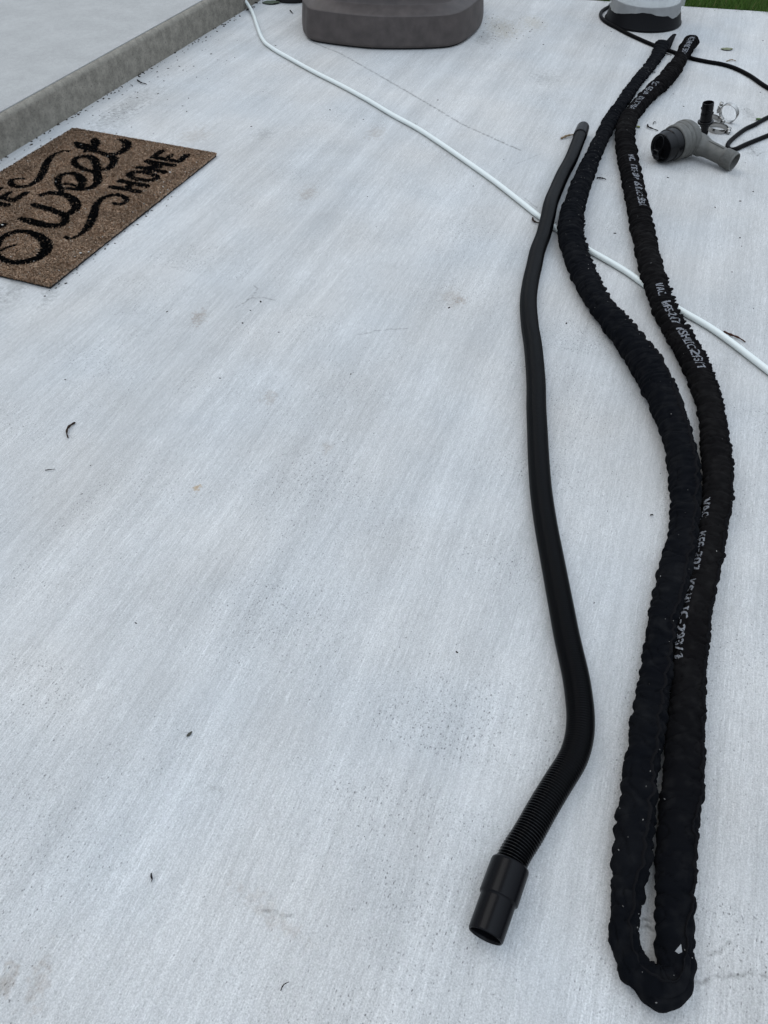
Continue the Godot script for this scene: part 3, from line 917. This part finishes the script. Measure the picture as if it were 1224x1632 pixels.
# ---------- big things at the back ----------
func plastic_base() -> void:
	var root := thing("plastic_base", "large taupe grey moulded plastic base with rounded skirt standing behind the white tube", "base", Vector3(0.03, 0, -3.52))
	var plan := [Vector2(-0.318, -3.42), Vector2(-0.302, -3.325), Vector2(-0.262, -3.252), Vector2(-0.095, -3.182), Vector2(0.035, -3.164), Vector2(0.195, -3.175), Vector2(0.274, -3.212), Vector2(0.335, -3.311), Vector2(0.382, -3.448), Vector2(0.40, -3.62), Vector2(0.36, -3.80), Vector2(0.20, -3.88), Vector2(0.02, -3.90), Vector2(-0.16, -3.88), Vector2(-0.29, -3.80), Vector2(-0.325, -3.60)]
	var ring := PackedVector2Array()
	for i in plan.size():
		for k in 8:
			ring.append(plan[i].cubic_interpolate(plan[(i + 1) % plan.size()], plan[(i + plan.size() - 1) % plan.size()], plan[(i + 2) % plan.size()], k / 8.0))
	var o := Vector2(0.03, -3.52)
	var loft := func(levels: Array) -> ArrayMesh:
		var p := PackedVector3Array()
		for q in levels:
			for i in ring.size():
				var w := ring[ring.size() - 1 - i] - o
				var k: Vector2 = q
				var l := w.length()
				w = w * maxf(1.0 - k.y / l, 0.001)
				p.append(Vector3(w.x, k.x, w.y))
		return grid(levels.size(), ring.size(), true, p)
	var body := mat(Color(0.084, 0.068, 0.063), 0.6, 0.45)
	scuff(body, 51, 3.0)
	part("foot_rim", loft.call([Vector2(0.0, 0.012), Vector2(0.010, 0.012), Vector2(0.012, 0.03)]), mat(Color(0.01, 0.01, 0.01), 0.8), root)
	part("skirt", loft.call([Vector2(0.006, 0.03), Vector2(0.006, 0.006), Vector2(0.009, 0.001), Vector2(0.02, 0.0), Vector2(0.104, 0.008), Vector2(0.107, 0.010), Vector2(0.109, 0.014)]), body, root)
	part("shoulder", loft.call([Vector2(0.1085, 0.0135), Vector2(0.128, 0.058), Vector2(0.131, 0.064), Vector2(0.150, 0.070), Vector2(0.30, 0.085), Vector2(0.315, 0.10), Vector2(0.32, 0.2), Vector2(0.32, 0.4)]), body, root)
	# black cloth showing behind its left corner
	var cloth := part("cloth_bundle", blob(Vector3.ZERO, Vector3(0.075, 0.045, 0.05), 3, 0.7), mat(Color(0.008, 0.007, 0.008), 0.8))
	cloth.position = Vector3(-0.385, 0.030, -3.80)
	tag(cloth, "black crumpled cloth behind the left corner of the grey plastic base", "cloth")

func scuff(m: StandardMaterial3D, seed_: int, scale_: float) -> void:
	var w := 512
	var big := noise_bytes(seed_, 0.012, w, w, w, w, 4, true)
	var fine := noise_bytes(seed_ + 1, 0.25, w, w, w, w, 3, true)
	m.albedo_texture = texture(tile_image(w, func(i): return clampi(int(225.0 + (big[i] - 128) * 0.26 + (fine[i] - 128) * 0.14), 0, 255)))
	m.uv1_triplanar = true
	m.uv1_scale = Vector3.ONE * scale_

func canister() -> void:
	var root := thing("canister", "round black based canister wrapped in cloudy plastic near the lawn", "canister", Vector3(1.03, 0, -3.51))
	part("base_ring", lathe(Vector3.ZERO, Vector3.UP, [Vector2(0.0, 0.13), Vector2(0.0, 0.146), Vector2(0.004, 0.1495), Vector2(0.009, 0.1495), Vector2(0.012, 0.146), Vector2(0.055, 0.134), Vector2(0.075, 0.131), Vector2(0.078, 0.120)], 72), mat(Color(0.005, 0.005, 0.006), 0.40, 0.25), root)
	part("tank", lathe(Vector3.ZERO, Vector3.UP, [Vector2(0.076, 0.122), Vector2(0.079, 0.126), Vector2(0.30, 0.127), Vector2(0.32, 0.11), Vector2(0.325, 0.0)], 60), mat(Color(0.60, 0.62, 0.61), 0.5), root)
	part("blue_band", lathe(Vector3.ZERO, Vector3.UP, [Vector2(0.106, 0.1265), Vector2(0.107, 0.1285), Vector2(0.26, 0.1285), Vector2(0.261, 0.1265)], 60), mat(Color(0.045, 0.065, 0.22), 0.5), root)
	# loose plastic with a ragged hem
	var p := PackedVector3Array()
	var cols := 120
	var rows := 34
	for i in rows:
		for j in cols:
			var a := TAU * j / cols
			var hem := 0.056 + 0.010 * sin(a * 3.0 + 0.6) + 0.018 * slow.get_noise_1d(cos(a) * 9.0 + sin(a) * 7.0 + 20.0)
			var t := i / (rows - 1.0)
			var y := lerpf(hem, 0.335, t)
			var q := Vector3(cos(a), y * 9.0, sin(a))
			var crumple := 0.006 * absf(slow.get_noise_3d(q.x * 34.0, q.y * 9.0, q.z * 34.0)) + 0.010 * absf(slow.get_noise_3d(q.x * 12.0, q.y * 4.0, q.z * 12.0))
			var r := lerpf(0.1375, 0.134, t) + crumple
			p.append(Vector3(cos(a) * r, y, -sin(a) * r))
	var film := mat(Color(0.88, 0.89, 0.88), 0.32, 0.5)
	film.albedo_color.a = 0.28
	film.transparency = BaseMaterial3D.TRANSPARENCY_ALPHA
	film.cull_mode = BaseMaterial3D.CULL_DISABLED
	part("plastic_wrap", grid(rows, cols, true, p), film, root)

# ---------- lines on the ground ----------
func white_tube() -> void:
	var pts := []
	# it comes down over the porch step before it crosses the patio
	pts.append_array([Vector3(-0.95, -4.25, 0.112), Vector3(-0.80, -4.10, 0.112), Vector3(-0.70, -3.95, 0.112), Vector3(-0.635, -3.82, 0.098), Vector3(-0.585, -3.71, 0.040), Vector3(-0.535, -3.60, 0.010)])
	for q in TUBE_LINE:
		pts.append(Vector3(q.x, q.y, 0.0078))
	var l := spline(pts, 0.006)
	var path := PackedVector3Array()
	for q in l:
		path.append(Vector3(q.x, q.z, q.y))
	var o := part("white_tube", rope(path, func(_t): return 0.0067, 18), mat(Color(0.66, 0.70, 0.68), 0.35, 0.5))
	tag(o, "thin white plastic tube running diagonally across the patio under the black hoses", "tube")

func power_cord() -> void:
	var pts := []
	for q in CORD_LINE:
		pts.append(Vector3(q.x, q.y, 0.0062))
	var l := spline(pts, 0.005)
	var path := PackedVector3Array()
	for q in l:
		path.append(Vector3(q.x, q.z, q.y))
	var o := part("power_cord", rope(path, func(_t): return 0.0066, 14), mat(Color(0.003, 0.003, 0.0035), 0.45, 0.14))
	tag(o, "black rubber cord looping from the canister base past the hose ends", "cord")

func vacuum_hose() -> void:
	var rib := 0.0037
	var step := rib / 12.0
	var l := spline(HOSE_LINE, step)
	var first: Vector3 = l[0]
	var root := thing("vacuum_hose", "slim glossy black ribbed vacuum hose with a smooth cuff at each end", "hose", Vector3(first.x, 0, first.y))
	var black := mat(Color(0.003, 0.0031, 0.0037), 0.14, 0.44)
	var cross := Vector2(0.401, -1.887)
	# the tail of the line is the cuff
	var length := (l.size() - 1) * step
	var cuff_long := 0.083
	var p := PackedVector3Array()
	var sides := 28
	var rows := 0
	var i := int(0.018 / step)
	while i < l.size() - int((cuff_long - 0.01) / step):
		var q := l[i]
		var e := l[mini(i + 8, l.size() - 1)] - l[maxi(i - 8, 0)]
		var t := Vector3(e.x, 0, e.y).normalized()
		var side := t.cross(Vector3.UP)
		var s := i * step
		var across := absf(fposmod(s / rib, 1.0) - 0.5)          # narrow rounded ribs with deep grooves between them
		var r := 0.0186 - 0.0009 * minf(across / 0.17, 1.0) ** 2 - 0.0042 * maxf(across - 0.17, 0.0) / 0.33
		var d := Vector2(q.x - cross.x, q.y - cross.y).length()
		var c := Vector3(q.x - first.x, 0.0182 + 0.009 * exp(-d * d / 0.01), q.y - first.y)
		for j in sides:
			var a := TAU * j / sides
			p.append(c + side * (r * cos(a)) + Vector3.UP * (r * sin(a)))
		rows += 1
		i += 1
	part("ribbed_tube", grid(rows, sides, true, p), black, root)
	var smooth := mat(Color(0.003, 0.003, 0.004), 0.27, 0.24)
	var tail := l[l.size() - 1]
	var before := l[l.size() - 1 - int(cuff_long / step)]
	var from := Vector3(before.x - first.x, 0.0225, before.y - first.y)
	var to := Vector3(tail.x - first.x, 0.0205, tail.y - first.y)
	var long := from.distance_to(to)
	var half := long * 0.50
	part("cuff", lathe(from, to - from, [Vector2(0.001, 0.0175), Vector2(0.0, 0.0208), Vector2(0.0015, 0.0222), Vector2(0.004, 0.0226), Vector2(half - 0.001, 0.0226), Vector2(half, 0.0221), Vector2(half + 0.0008, 0.0205), Vector2(half + 0.003, 0.0203), Vector2(long - 0.002, 0.0200), Vector2(long, 0.0190), Vector2(long - 0.0004, 0.0176), Vector2(long - 0.004, 0.0168), Vector2(long - 0.06, 0.0165), Vector2(long - 0.061, 0.0)], 64), smooth, root)
	# far cuff, seen from its back
	var head := l[int(0.060 / step)]
	var axis := Vector3(first.x - head.x, 0, first.y - head.y).normalized()
	part("end_cuff", lathe(Vector3(axis.x * -0.066, 0.0205, axis.z * -0.066), axis, [Vector2(0.0, 0.0176), Vector2(0.001, 0.0200), Vector2(0.004, 0.0200), Vector2(0.028, 0.0200), Vector2(0.030, 0.0196), Vector2(0.062, 0.0190), Vector2(0.067, 0.0178), Vector2(0.0655, 0.0165), Vector2(0.03, 0.016), Vector2(0.029, 0.0)], 48), smooth, root)

func sleeved_hose() -> void:
	var pts := []
	pts.append_array(SLEEVE_LEFT)
	pts.append_array(SLEEVE_BEND)
	pts.append_array(SLEEVE_RIGHT)
	sleeve_line = spline(pts, SLEEVE_STEP)
	sleeve_bend_at = nearest_s(SLEEVE_BEND[2].x, SLEEVE_BEND[2].y)
	for q in [Vector2(0.486, -1.738), Vector2(0.616, -1.519)]:
		under.append(Vector3(q.x, q.y, 0.006))
	for q in [Vector2(1.026, -3.192), Vector2(1.084, -3.097)]:
		under.append(Vector3(q.x, q.y, 0.006))
	var total := (sleeve_line.size() - 1) * SLEEVE_STEP
	var root := thing("sleeved_hose", "long doubled hose in a gathered black cloth sleeve with grey lettering", "hose")
	var cloth := mat(Color(0.0135, 0.0135, 0.0135), 0.92, 0.12)
	cloth.vertex_color_use_as_albedo = true
	cloth.rim_enabled = true
	cloth.rim = 0.09
	cloth.rim_tint = 0.6
	part("sleeve", sleeve_band(0.0, total, 0.0018, 56), cloth, root)
	var edge := mat(Color(0.0078, 0.0078, 0.009), 0.9, 0.15)
	part("seam", sleeve_seam(sleeve_bend_at - 1.75, sleeve_bend_at - 0.03), edge, root)
	part("seam", sleeve_seam(sleeve_bend_at - 0.028, sleeve_bend_at + 1.45), edge, root)
	# printed lettering, repeated along the far strand
	var ink := mat(Color(0.19, 0.195, 0.21), 0.85, 0.2)
	var words := "VAC.   KFS-207   KSHLIC-293/1"
	var spots := [
		[Vector2(1.161, -3.263), Vector2(1.039, -3.018), 1.40, 0.0185],
		[Vector2(0.880, -2.737), Vector2(0.756, -2.497), 1.62, 0.0185],
		[Vector2(0.696, -2.165), Vector2(0.653, -1.857), 1.45, 0.0185],
		[Vector2(0.598, -1.504), Vector2(0.610, -1.205), 1.62, 0.0185],
		[Vector2(0.540, -0.864), Vector2(0.411, -0.564), 2.52, 0.015],
	]
	for k in spots.size():
		var s0 := nearest_s(spots[k][0].x, spots[k][0].y, sleeve_bend_at)
		var s1 := nearest_s(spots[k][1].x, spots[k][1].y, sleeve_bend_at)
		part("lettering", lettering(words, s0, s1, spots[k][2], spots[k][3]), ink, root)
	# loose tongue of cloth at the open end
	var tongue := PackedVector3Array()
	var o := Vector2(1.032, -3.151)
	var far := Vector2(1.104, -3.307)
	for i in 8:
		var t := i / 7.0
		var c := o.lerp(far, t)
		var w := lerpf(0.017, 0.007, t)
		for q in [Vector2(-1, 0), Vector2(0, 1), Vector2(1, 0), Vector2(0, -1)]:
			tongue.append(Vector3(c.x + w * q.x * 0.9, 0.012 + 0.006 * sin(t * 3.0) + q.y * 0.002, c.y + w * q.x * 0.3))
	part("loose_end", grid(8, 4, true, tongue), edge, root)
	# torn white label inside the bend
	var tag_mesh := SurfaceTool.new()
	tag_mesh.begin(Mesh.PRIMITIVE_TRIANGLES)
	var b := Vector2(0.308, -0.204)
	var top := 0.047
	var corner := [Vector3(b.x - 0.004, top, b.y + 0.002), Vector3(b.x + 0.003, top + 0.003, b.y - 0.004), Vector3(b.x + 0.003, top + 0.001, b.y + 0.003), Vector3(b.x, top - 0.002, b.y + 0.004)]
	for q in [[0, 1, 2], [0, 2, 3]]:
		for k in q:
			tag_mesh.add_vertex(corner[k])
		for k in [0, 2, 1]:
			tag_mesh.add_vertex(corner[q[k]] - Vector3(0, 0.0004, 0))
	tag_mesh.generate_normals()
	part("care_tag", tag_mesh.commit(), mat(Color(0.24, 0.24, 0.24), 0.7), root)
	# lint
	var places := []
	var tints := []
	for i in 190:
		var s := rng.randf_range(0.05, total - 0.05)
		if i % 4 == 0:
			s = rng.randf_range(1.0, 1.5)
		if i % 7 == 0:
			s = rng.randf_range(0.2, 0.45)
		var a := rng.randf_range(0.5, 2.6)
		var size := rng.randf_range(0.0003, 0.0007)
		places.append(Transform3D(Basis(Vector3.UP, rng.randf() * TAU) * Basis.from_scale(Vector3(size * rng.randf_range(0.8, 2.5), size * 0.5, size)), sleeve_point(s, a, 0.0006)))
		tints.append(Color(0.17, 0.165, 0.155) * rng.randf_range(0.3, 1.2))
	var lint := mat(Color(1, 1, 1), 0.9, 0.2)
	lint.vertex_color_use_as_albedo = true
	stuff("lint", blob(Vector3.ZERO, Vector3.ONE, 9, 0.7), lint, places, tints, root)

# ---------- the parts beside the hose ----------
func fitting() -> void:
	var at := Vector3(0.775, 0.0425, -2.205)
	var root := thing("hose_fitting", "grey plastic angled hose fitting with a black cap and threaded outlet", "hose fitting", at)
	var axis := Vector3(0.110, 0.009, -0.070).normalized()
	var black := mat(Color(0.003, 0.003, 0.0035), 0.25, 0.33)
	var grey := mat(Color(0.122, 0.119, 0.108), 0.5, 0.45)
	scuff(grey, 61, 9.0)
	part("cap", lathe(Vector3.ZERO, axis, [Vector2(0.007, 0.0), Vector2(0.006, 0.030), Vector2(0.001, 0.0335), Vector2(0.0, 0.036), Vector2(0.002, 0.0385), Vector2(0.024, 0.0405), Vector2(0.025, 0.0425), Vector2(0.028, 0.0430), Vector2(0.029, 0.0418), Vector2(0.046, 0.0425), Vector2(0.056, 0.0430)], 56), black, root)
	part("body", lathe(Vector3.ZERO, axis, [Vector2(0.0495, 0.0388), Vector2(0.048, 0.0436), Vector2(0.050, 0.0466), Vector2(0.056, 0.0475), Vector2(0.058, 0.0451), Vector2(0.060, 0.0461), Vector2(0.071, 0.0475), Vector2(0.0720, 0.0461), Vector2(0.0735, 0.0461), Vector2(0.0745, 0.0481), Vector2(0.084, 0.0489), Vector2(0.0848, 0.0476), Vector2(0.0862, 0.0476), Vector2(0.0875, 0.0503), Vector2(0.098, 0.0498), Vector2(0.108, 0.0465), Vector2(0.117, 0.0404), Vector2(0.1235, 0.0320), Vector2(0.127, 0.0216), Vector2(0.1285, 0.0094), Vector2(0.129, 0.0000)], 64), grey, root)
	var n0 := Vector3(0.878, 0.041, -2.258) - at
	var n1 := Vector3(0.972, 0.0265, -2.153) - at
	var dir := n1 - n0
	var long := dir.length()
	part("outlet", lathe(n0, dir, [Vector2(-0.01, 0.030), Vector2(0.034, 0.0290), Vector2(0.042, 0.0258), Vector2(0.050, 0.0238), Vector2(0.060, 0.0230), Vector2(long - 0.036, 0.0222), Vector2(long - 0.035, 0.0245), Vector2(long - 0.032, 0.0247)], 48), grey, root)
	var thread := [Vector2(long - 0.033, 0.0200)]
	for k in 8:
		var t := long - 0.032 + k * 0.0036
		thread.append_array([Vector2(t, 0.0240), Vector2(t + 0.0008, 0.0252), Vector2(t + 0.0018, 0.0252), Vector2(t + 0.0026, 0.0240)])
	thread.append_array([Vector2(long - 0.002, 0.0243), Vector2(long, 0.0235), Vector2(long - 0.0005, 0.0208), Vector2(long - 0.03, 0.0200), Vector2(long - 0.031, 0.0)])
	part("threaded_end", lathe(n0, dir, thread, 48), grey, root)
	# raised rib along the outlet
	var f := frame(dir)
	part("rib", box(n0 + dir * 0.52 + f.y * 0.0225 + f.x * 0.004, Vector3(0.006, 0.004, long * 0.36), f, 0.001), grey, root)
	# latch and wire bail on the cap
	var g := frame(axis)
	part("latch", box(axis * -0.006 - g.y * 0.012 - g.x * 0.004, Vector3(0.020, 0.022, 0.020), g, 0.003), black, root)
	part("latch", blob(axis * -0.008 - g.y * 0.020, Vector3(0.010, 0.009, 0.010), 2, 0.2), black, root)
	var loop := PackedVector3Array()
	for k in 25:
		var a := PI * 1.7 * k / 24.0 - 0.9
		loop.append(axis * (-0.010 + 0.004 * sin(a)) + g.x * (0.014 * cos(a)) + g.y * (0.016 + 0.020 * sin(a)))
	part("wire_bail", rope(loop, func(_t): return 0.0009, 8), black, root)

func connector() -> void:
	var root := thing("barbed_connector", "upright black barbed hose connector standing behind the grey fitting", "connector", Vector3(0.958, 0, -2.402))
	var black := mat(Color(0.003, 0.003, 0.0035), 0.25, 0.3)
	var axis := Vector3(-0.15, 1.0, -0.02).normalized()
	part("nozzle", lathe(Vector3(0.006, 0.0, 0), axis, [Vector2(0.0, 0.0), Vector2(0.0005, 0.0095), Vector2(0.004, 0.0115), Vector2(0.012, 0.0118), Vector2(0.013, 0.0100), Vector2(0.026, 0.0120), Vector2(0.028, 0.0155), Vector2(0.036, 0.0160)], 32), black, root)
	part("flange", lathe(Vector3(0.006, 0.0, 0), axis, [Vector2(0.035, 0.014), Vector2(0.0355, 0.0215), Vector2(0.037, 0.0228), Vector2(0.041, 0.0228), Vector2(0.0425, 0.0215), Vector2(0.043, 0.014)], 32), black, root)
	part("spigot", lathe(Vector3(0.006, 0.0, 0), axis, [Vector2(0.042, 0.0172), Vector2(0.060, 0.0168), Vector2(0.0605, 0.0176), Vector2(0.064, 0.0170), Vector2(0.0645, 0.0164), Vector2(0.074, 0.0164), Vector2(0.0745, 0.0172), Vector2(0.078, 0.0166), Vector2(0.092, 0.0164), Vector2(0.0935, 0.0155), Vector2(0.093, 0.0135), Vector2(0.06, 0.013), Vector2(0.059, 0.0)], 36), black, root)
	for k in 6:
		var a := k * 1.1 + 0.4
		part("knob", blob(Vector3(0.006, 0, 0) + axis * (0.066 + 0.009 * (k % 2)) + Vector3(cos(a), 0, sin(a)) * 0.0165, Vector3(0.003, 0.004, 0.003), k, 0.2), black, root)

func clamps() -> void:
	var steel := mat(Color(0.38, 0.37, 0.355), 0.22, 0.5, 1.0)
	var make := func(label: String, at: Vector3, turn: Basis) -> void:
		var root := thing("hose_clamp", label, "hose clamp", at, 0.0, "steel hose clamps beside the connector")
		root.basis = turn
		part("band", ring_band(0.0285, 0.0140, 0.0016), steel, root)
		part("screw_housing", box(Vector3(0.0315, 0, 0), Vector3(0.012, 0.017, 0.021), Basis(), 0.003), steel, root)
		part("screw", lathe(Vector3(0.0330, 0, -0.015), Vector3(0, 0, 1), [Vector2(0.0, 0.0), Vector2(0.0, 0.0038), Vector2(0.006, 0.0038), Vector2(0.0065, 0.0028), Vector2(0.026, 0.0028), Vector2(0.0265, 0.0055), Vector2(0.033, 0.0055), Vector2(0.0335, 0.0)], 16), steel, root)
	make.call("steel hose clamp lying flat, nearest of the three clamps", Vector3(1.0155, 0.0062, -2.436), Basis(Vector3.UP, -0.45))
	make.call("steel hose clamp lying flat behind the nearest clamp, against the black connector", Vector3(1.012, 0.0075, -2.498), Basis(Vector3.UP, 0.2) * Basis(Vector3.RIGHT, 0.06))
	make.call("steel hose clamp tilted up on edge at the right of the flat ones", Vector3(1.060, 0.0285, -2.498), Basis(Quaternion(Vector3.UP, Vector3(-0.66, -0.23, 0.71).normalized())) * Basis(Vector3.UP, 2.2))

# ---------- leaves, twigs and dirt ----------
func litter() -> void:
	var bark := mat(Color(0.030, 0.020, 0.015), 0.8, 0.2)
	var dark := mat(Color(0.010, 0.008, 0.008), 0.8, 0.2)
	var red := mat(Color(0.050, 0.022, 0.014), 0.8, 0.2)
	var pale := mat(Color(0.22, 0.16, 0.10), 0.8, 0.2)
	leaf("leaf", "grey green leaf lying alone near the lawn, right of the hose end", Vector2(1.264, -3.171), 1.45, 0.044, 0.026, mat(Color(0.15, 0.16, 0.09), 0.7), 0.12)
	leaf("leaf", "tiny yellow green leaf scrap touching the right strand of the sleeved hose", Vector2(0.779, -2.459), 0.4, 0.016, 0.010, mat(Color(0.16, 0.17, 0.04), 0.7), 0.3)
	leaf("leaf", "small bright green leaf tucked against the loop of black cord", Vector2(1.165, -2.512), 0.9, 0.018, 0.014, mat(Color(0.06, 0.12, 0.02), 0.7), 0.5)
	leaf("leaf", "flat dull green leaf left of the grey plastic base by the porch step", Vector2(-0.474, -3.754), 1.5, 0.075, 0.05, mat(Color(0.05, 0.07, 0.045), 0.7), 0.1)
	leaf("leaf", "tiny dark grey leaf fleck alone on the lower left concrete", Vector2(-0.257, -0.467), -0.7, 0.0095, 0.004, mat(Color(0.045, 0.045, 0.035), 0.8), 0.1)
	twig("dark curved twig alone on the open concrete below the doormat", [Vector2(-0.576, -1.089), Vector2(-0.583, -1.075), Vector2(-0.583, -1.061), Vector2(-0.577, -1.046)], 0.0021, bark)
	twig("short dark twig on the concrete between doormat and porch step", [Vector2(-0.842, -2.858), Vector2(-0.823, -2.828), Vector2(-0.801, -2.817)], 0.0022, dark)
	twig("brown twig on the concrete beside the white tube at the porch step", [Vector2(-0.564, -3.649), Vector2(-0.549, -3.675), Vector2(-0.533, -3.692)], 0.003, bark)
	twig("hooked dark stem at the foot of the porch step's far end", [Vector2(-0.555, -3.790), Vector2(-0.545, -3.754), Vector2(-0.526, -3.745)], 0.003, dark)
	twig("tiny black twig left of the grey plastic base", [Vector2(-0.386, -3.649), Vector2(-0.376, -3.615), Vector2(-0.368, -3.606)], 0.0022, dark)
	twig("reddish brown bark strip touching the white tube at the right edge", [Vector2(0.720, -1.381), Vector2(0.729, -1.367), Vector2(0.742, -1.356), Vector2(0.755, -1.341)], 0.0022, red)
	twig("pale brown straw poking from under the ribbed hose's far cuff", [Vector2(0.528, -2.370), Vector2(0.549, -2.384), Vector2(0.574, -2.398)], 0.0032, pale, "straw", "straw")
	twig("curled brown straw beside the ribbed hose where the white tube passes", [Vector2(0.380, -1.880), Vector2(0.379, -1.861), Vector2(0.388, -1.851), Vector2(0.398, -1.854)], 0.0026, bark, "straw", "straw")
	twig("forked black twig left of the grey fitting's cap", [Vector2(0.812, -2.478), Vector2(0.808, -2.454), Vector2(0.818, -2.440), Vector2(0.833, -2.430)], 0.0022, dark)
	twig("fine hooked stem beside the forked twig near the fitting", [Vector2(0.830, -2.483), Vector2(0.838, -2.497), Vector2(0.841, -2.487)], 0.0012, dark)
	twig("short dark twig against the inner edge of the sleeved hose's left strand", [Vector2(0.587, -2.110), Vector2(0.599, -2.103), Vector2(0.612, -2.099)], 0.0020, dark)
	twig("thin dark stem across the gap between the two sleeved strands", [Vector2(0.909, -2.918), Vector2(0.928, -2.924), Vector2(0.945, -2.930)], 0.0022, dark)
	twig("thin brown stem in the gap just below the cord", [Vector2(1.011, -3.123), Vector2(1.028, -3.110), Vector2(1.045, -3.103)], 0.0024, bark)
	twig("small jointed black twig on the lower left concrete", [Vector2(-0.272, -0.293), Vector2(-0.271, -0.290), Vector2(-0.269, -0.286), Vector2(-0.270, -0.282)], 0.0011, dark)
	twig("fine grey hair of grass below the curved twig on the left", [Vector2(-0.595, -0.964), Vector2(-0.586, -0.963), Vector2(-0.577, -0.966)], 0.0008, dark)
	twig("fine curved stem near the bottom edge of the concrete", [Vector2(-0.110, -0.175), Vector2(-0.107, -0.180), Vector2(-0.101, -0.183)], 0.0006, dark)
	twig("pale thin stalk on the concrete below the grey green leaf", [Vector2(1.225, -3.044), Vector2(1.245, -3.050), Vector2(1.259, -3.044)], 0.0020, pale)
	twig("tiny black bark fleck on the concrete left of the sleeved hose's middle", [Vector2(0.443, -0.857), Vector2(0.445, -0.855)], 0.0016, dark)
	# crumbs of dirt
	var places := []
	var tints := []
	for i in 520:
		var p: Vector3
		if i < 150:
			p = STEP_FOOT + ALONG * rng.randf_range(-1.2, 1.75) + ACROSS * absf(rng.randfn(0.0, 0.012))
		elif i < 240:
			p = STEP_FOOT + ALONG * rng.randf_range(0.1, 1.2) + ACROSS * absf(rng.randfn(0.05, 0.10))
		elif i < 290:
			p = Vector3(rng.randfn(0.42, 0.10), 0, rng.randfn(-3.42, 0.09))
		elif i < 330:
			p = mat_point(rng.randf_range(-0.03, 0.5), -absf(rng.randfn(0.0, 0.012)), 0)
		else:
			p = Vector3(rng.randf_range(-1.5, 1.6), 0, -rng.randf_range(0.2, 3.6))
		var s := rng.randf_range(0.0005, 0.0016) * (1.0 if i > 150 else 1.7)
		if i > 330 and p.z > -1.4:
			s *= 0.6
		places.append(Transform3D(Basis(Vector3.UP, rng.randf() * TAU) * Basis.from_scale(Vector3(s * rng.randf_range(1.0, 2.6), s * 0.6, s)), p + Vector3(0, s * 0.3, 0)))
		tints.append(Color(0.03, 0.026, 0.022) * rng.randf_range(0.4, 2.0))
	var cm := mat(Color(1, 1, 1), 0.95, 0.1)
	cm.vertex_color_use_as_albedo = true
	stuff("dirt_crumbs", blob(Vector3.ZERO, Vector3.ONE, 6, 0.6), cm, places, tints)
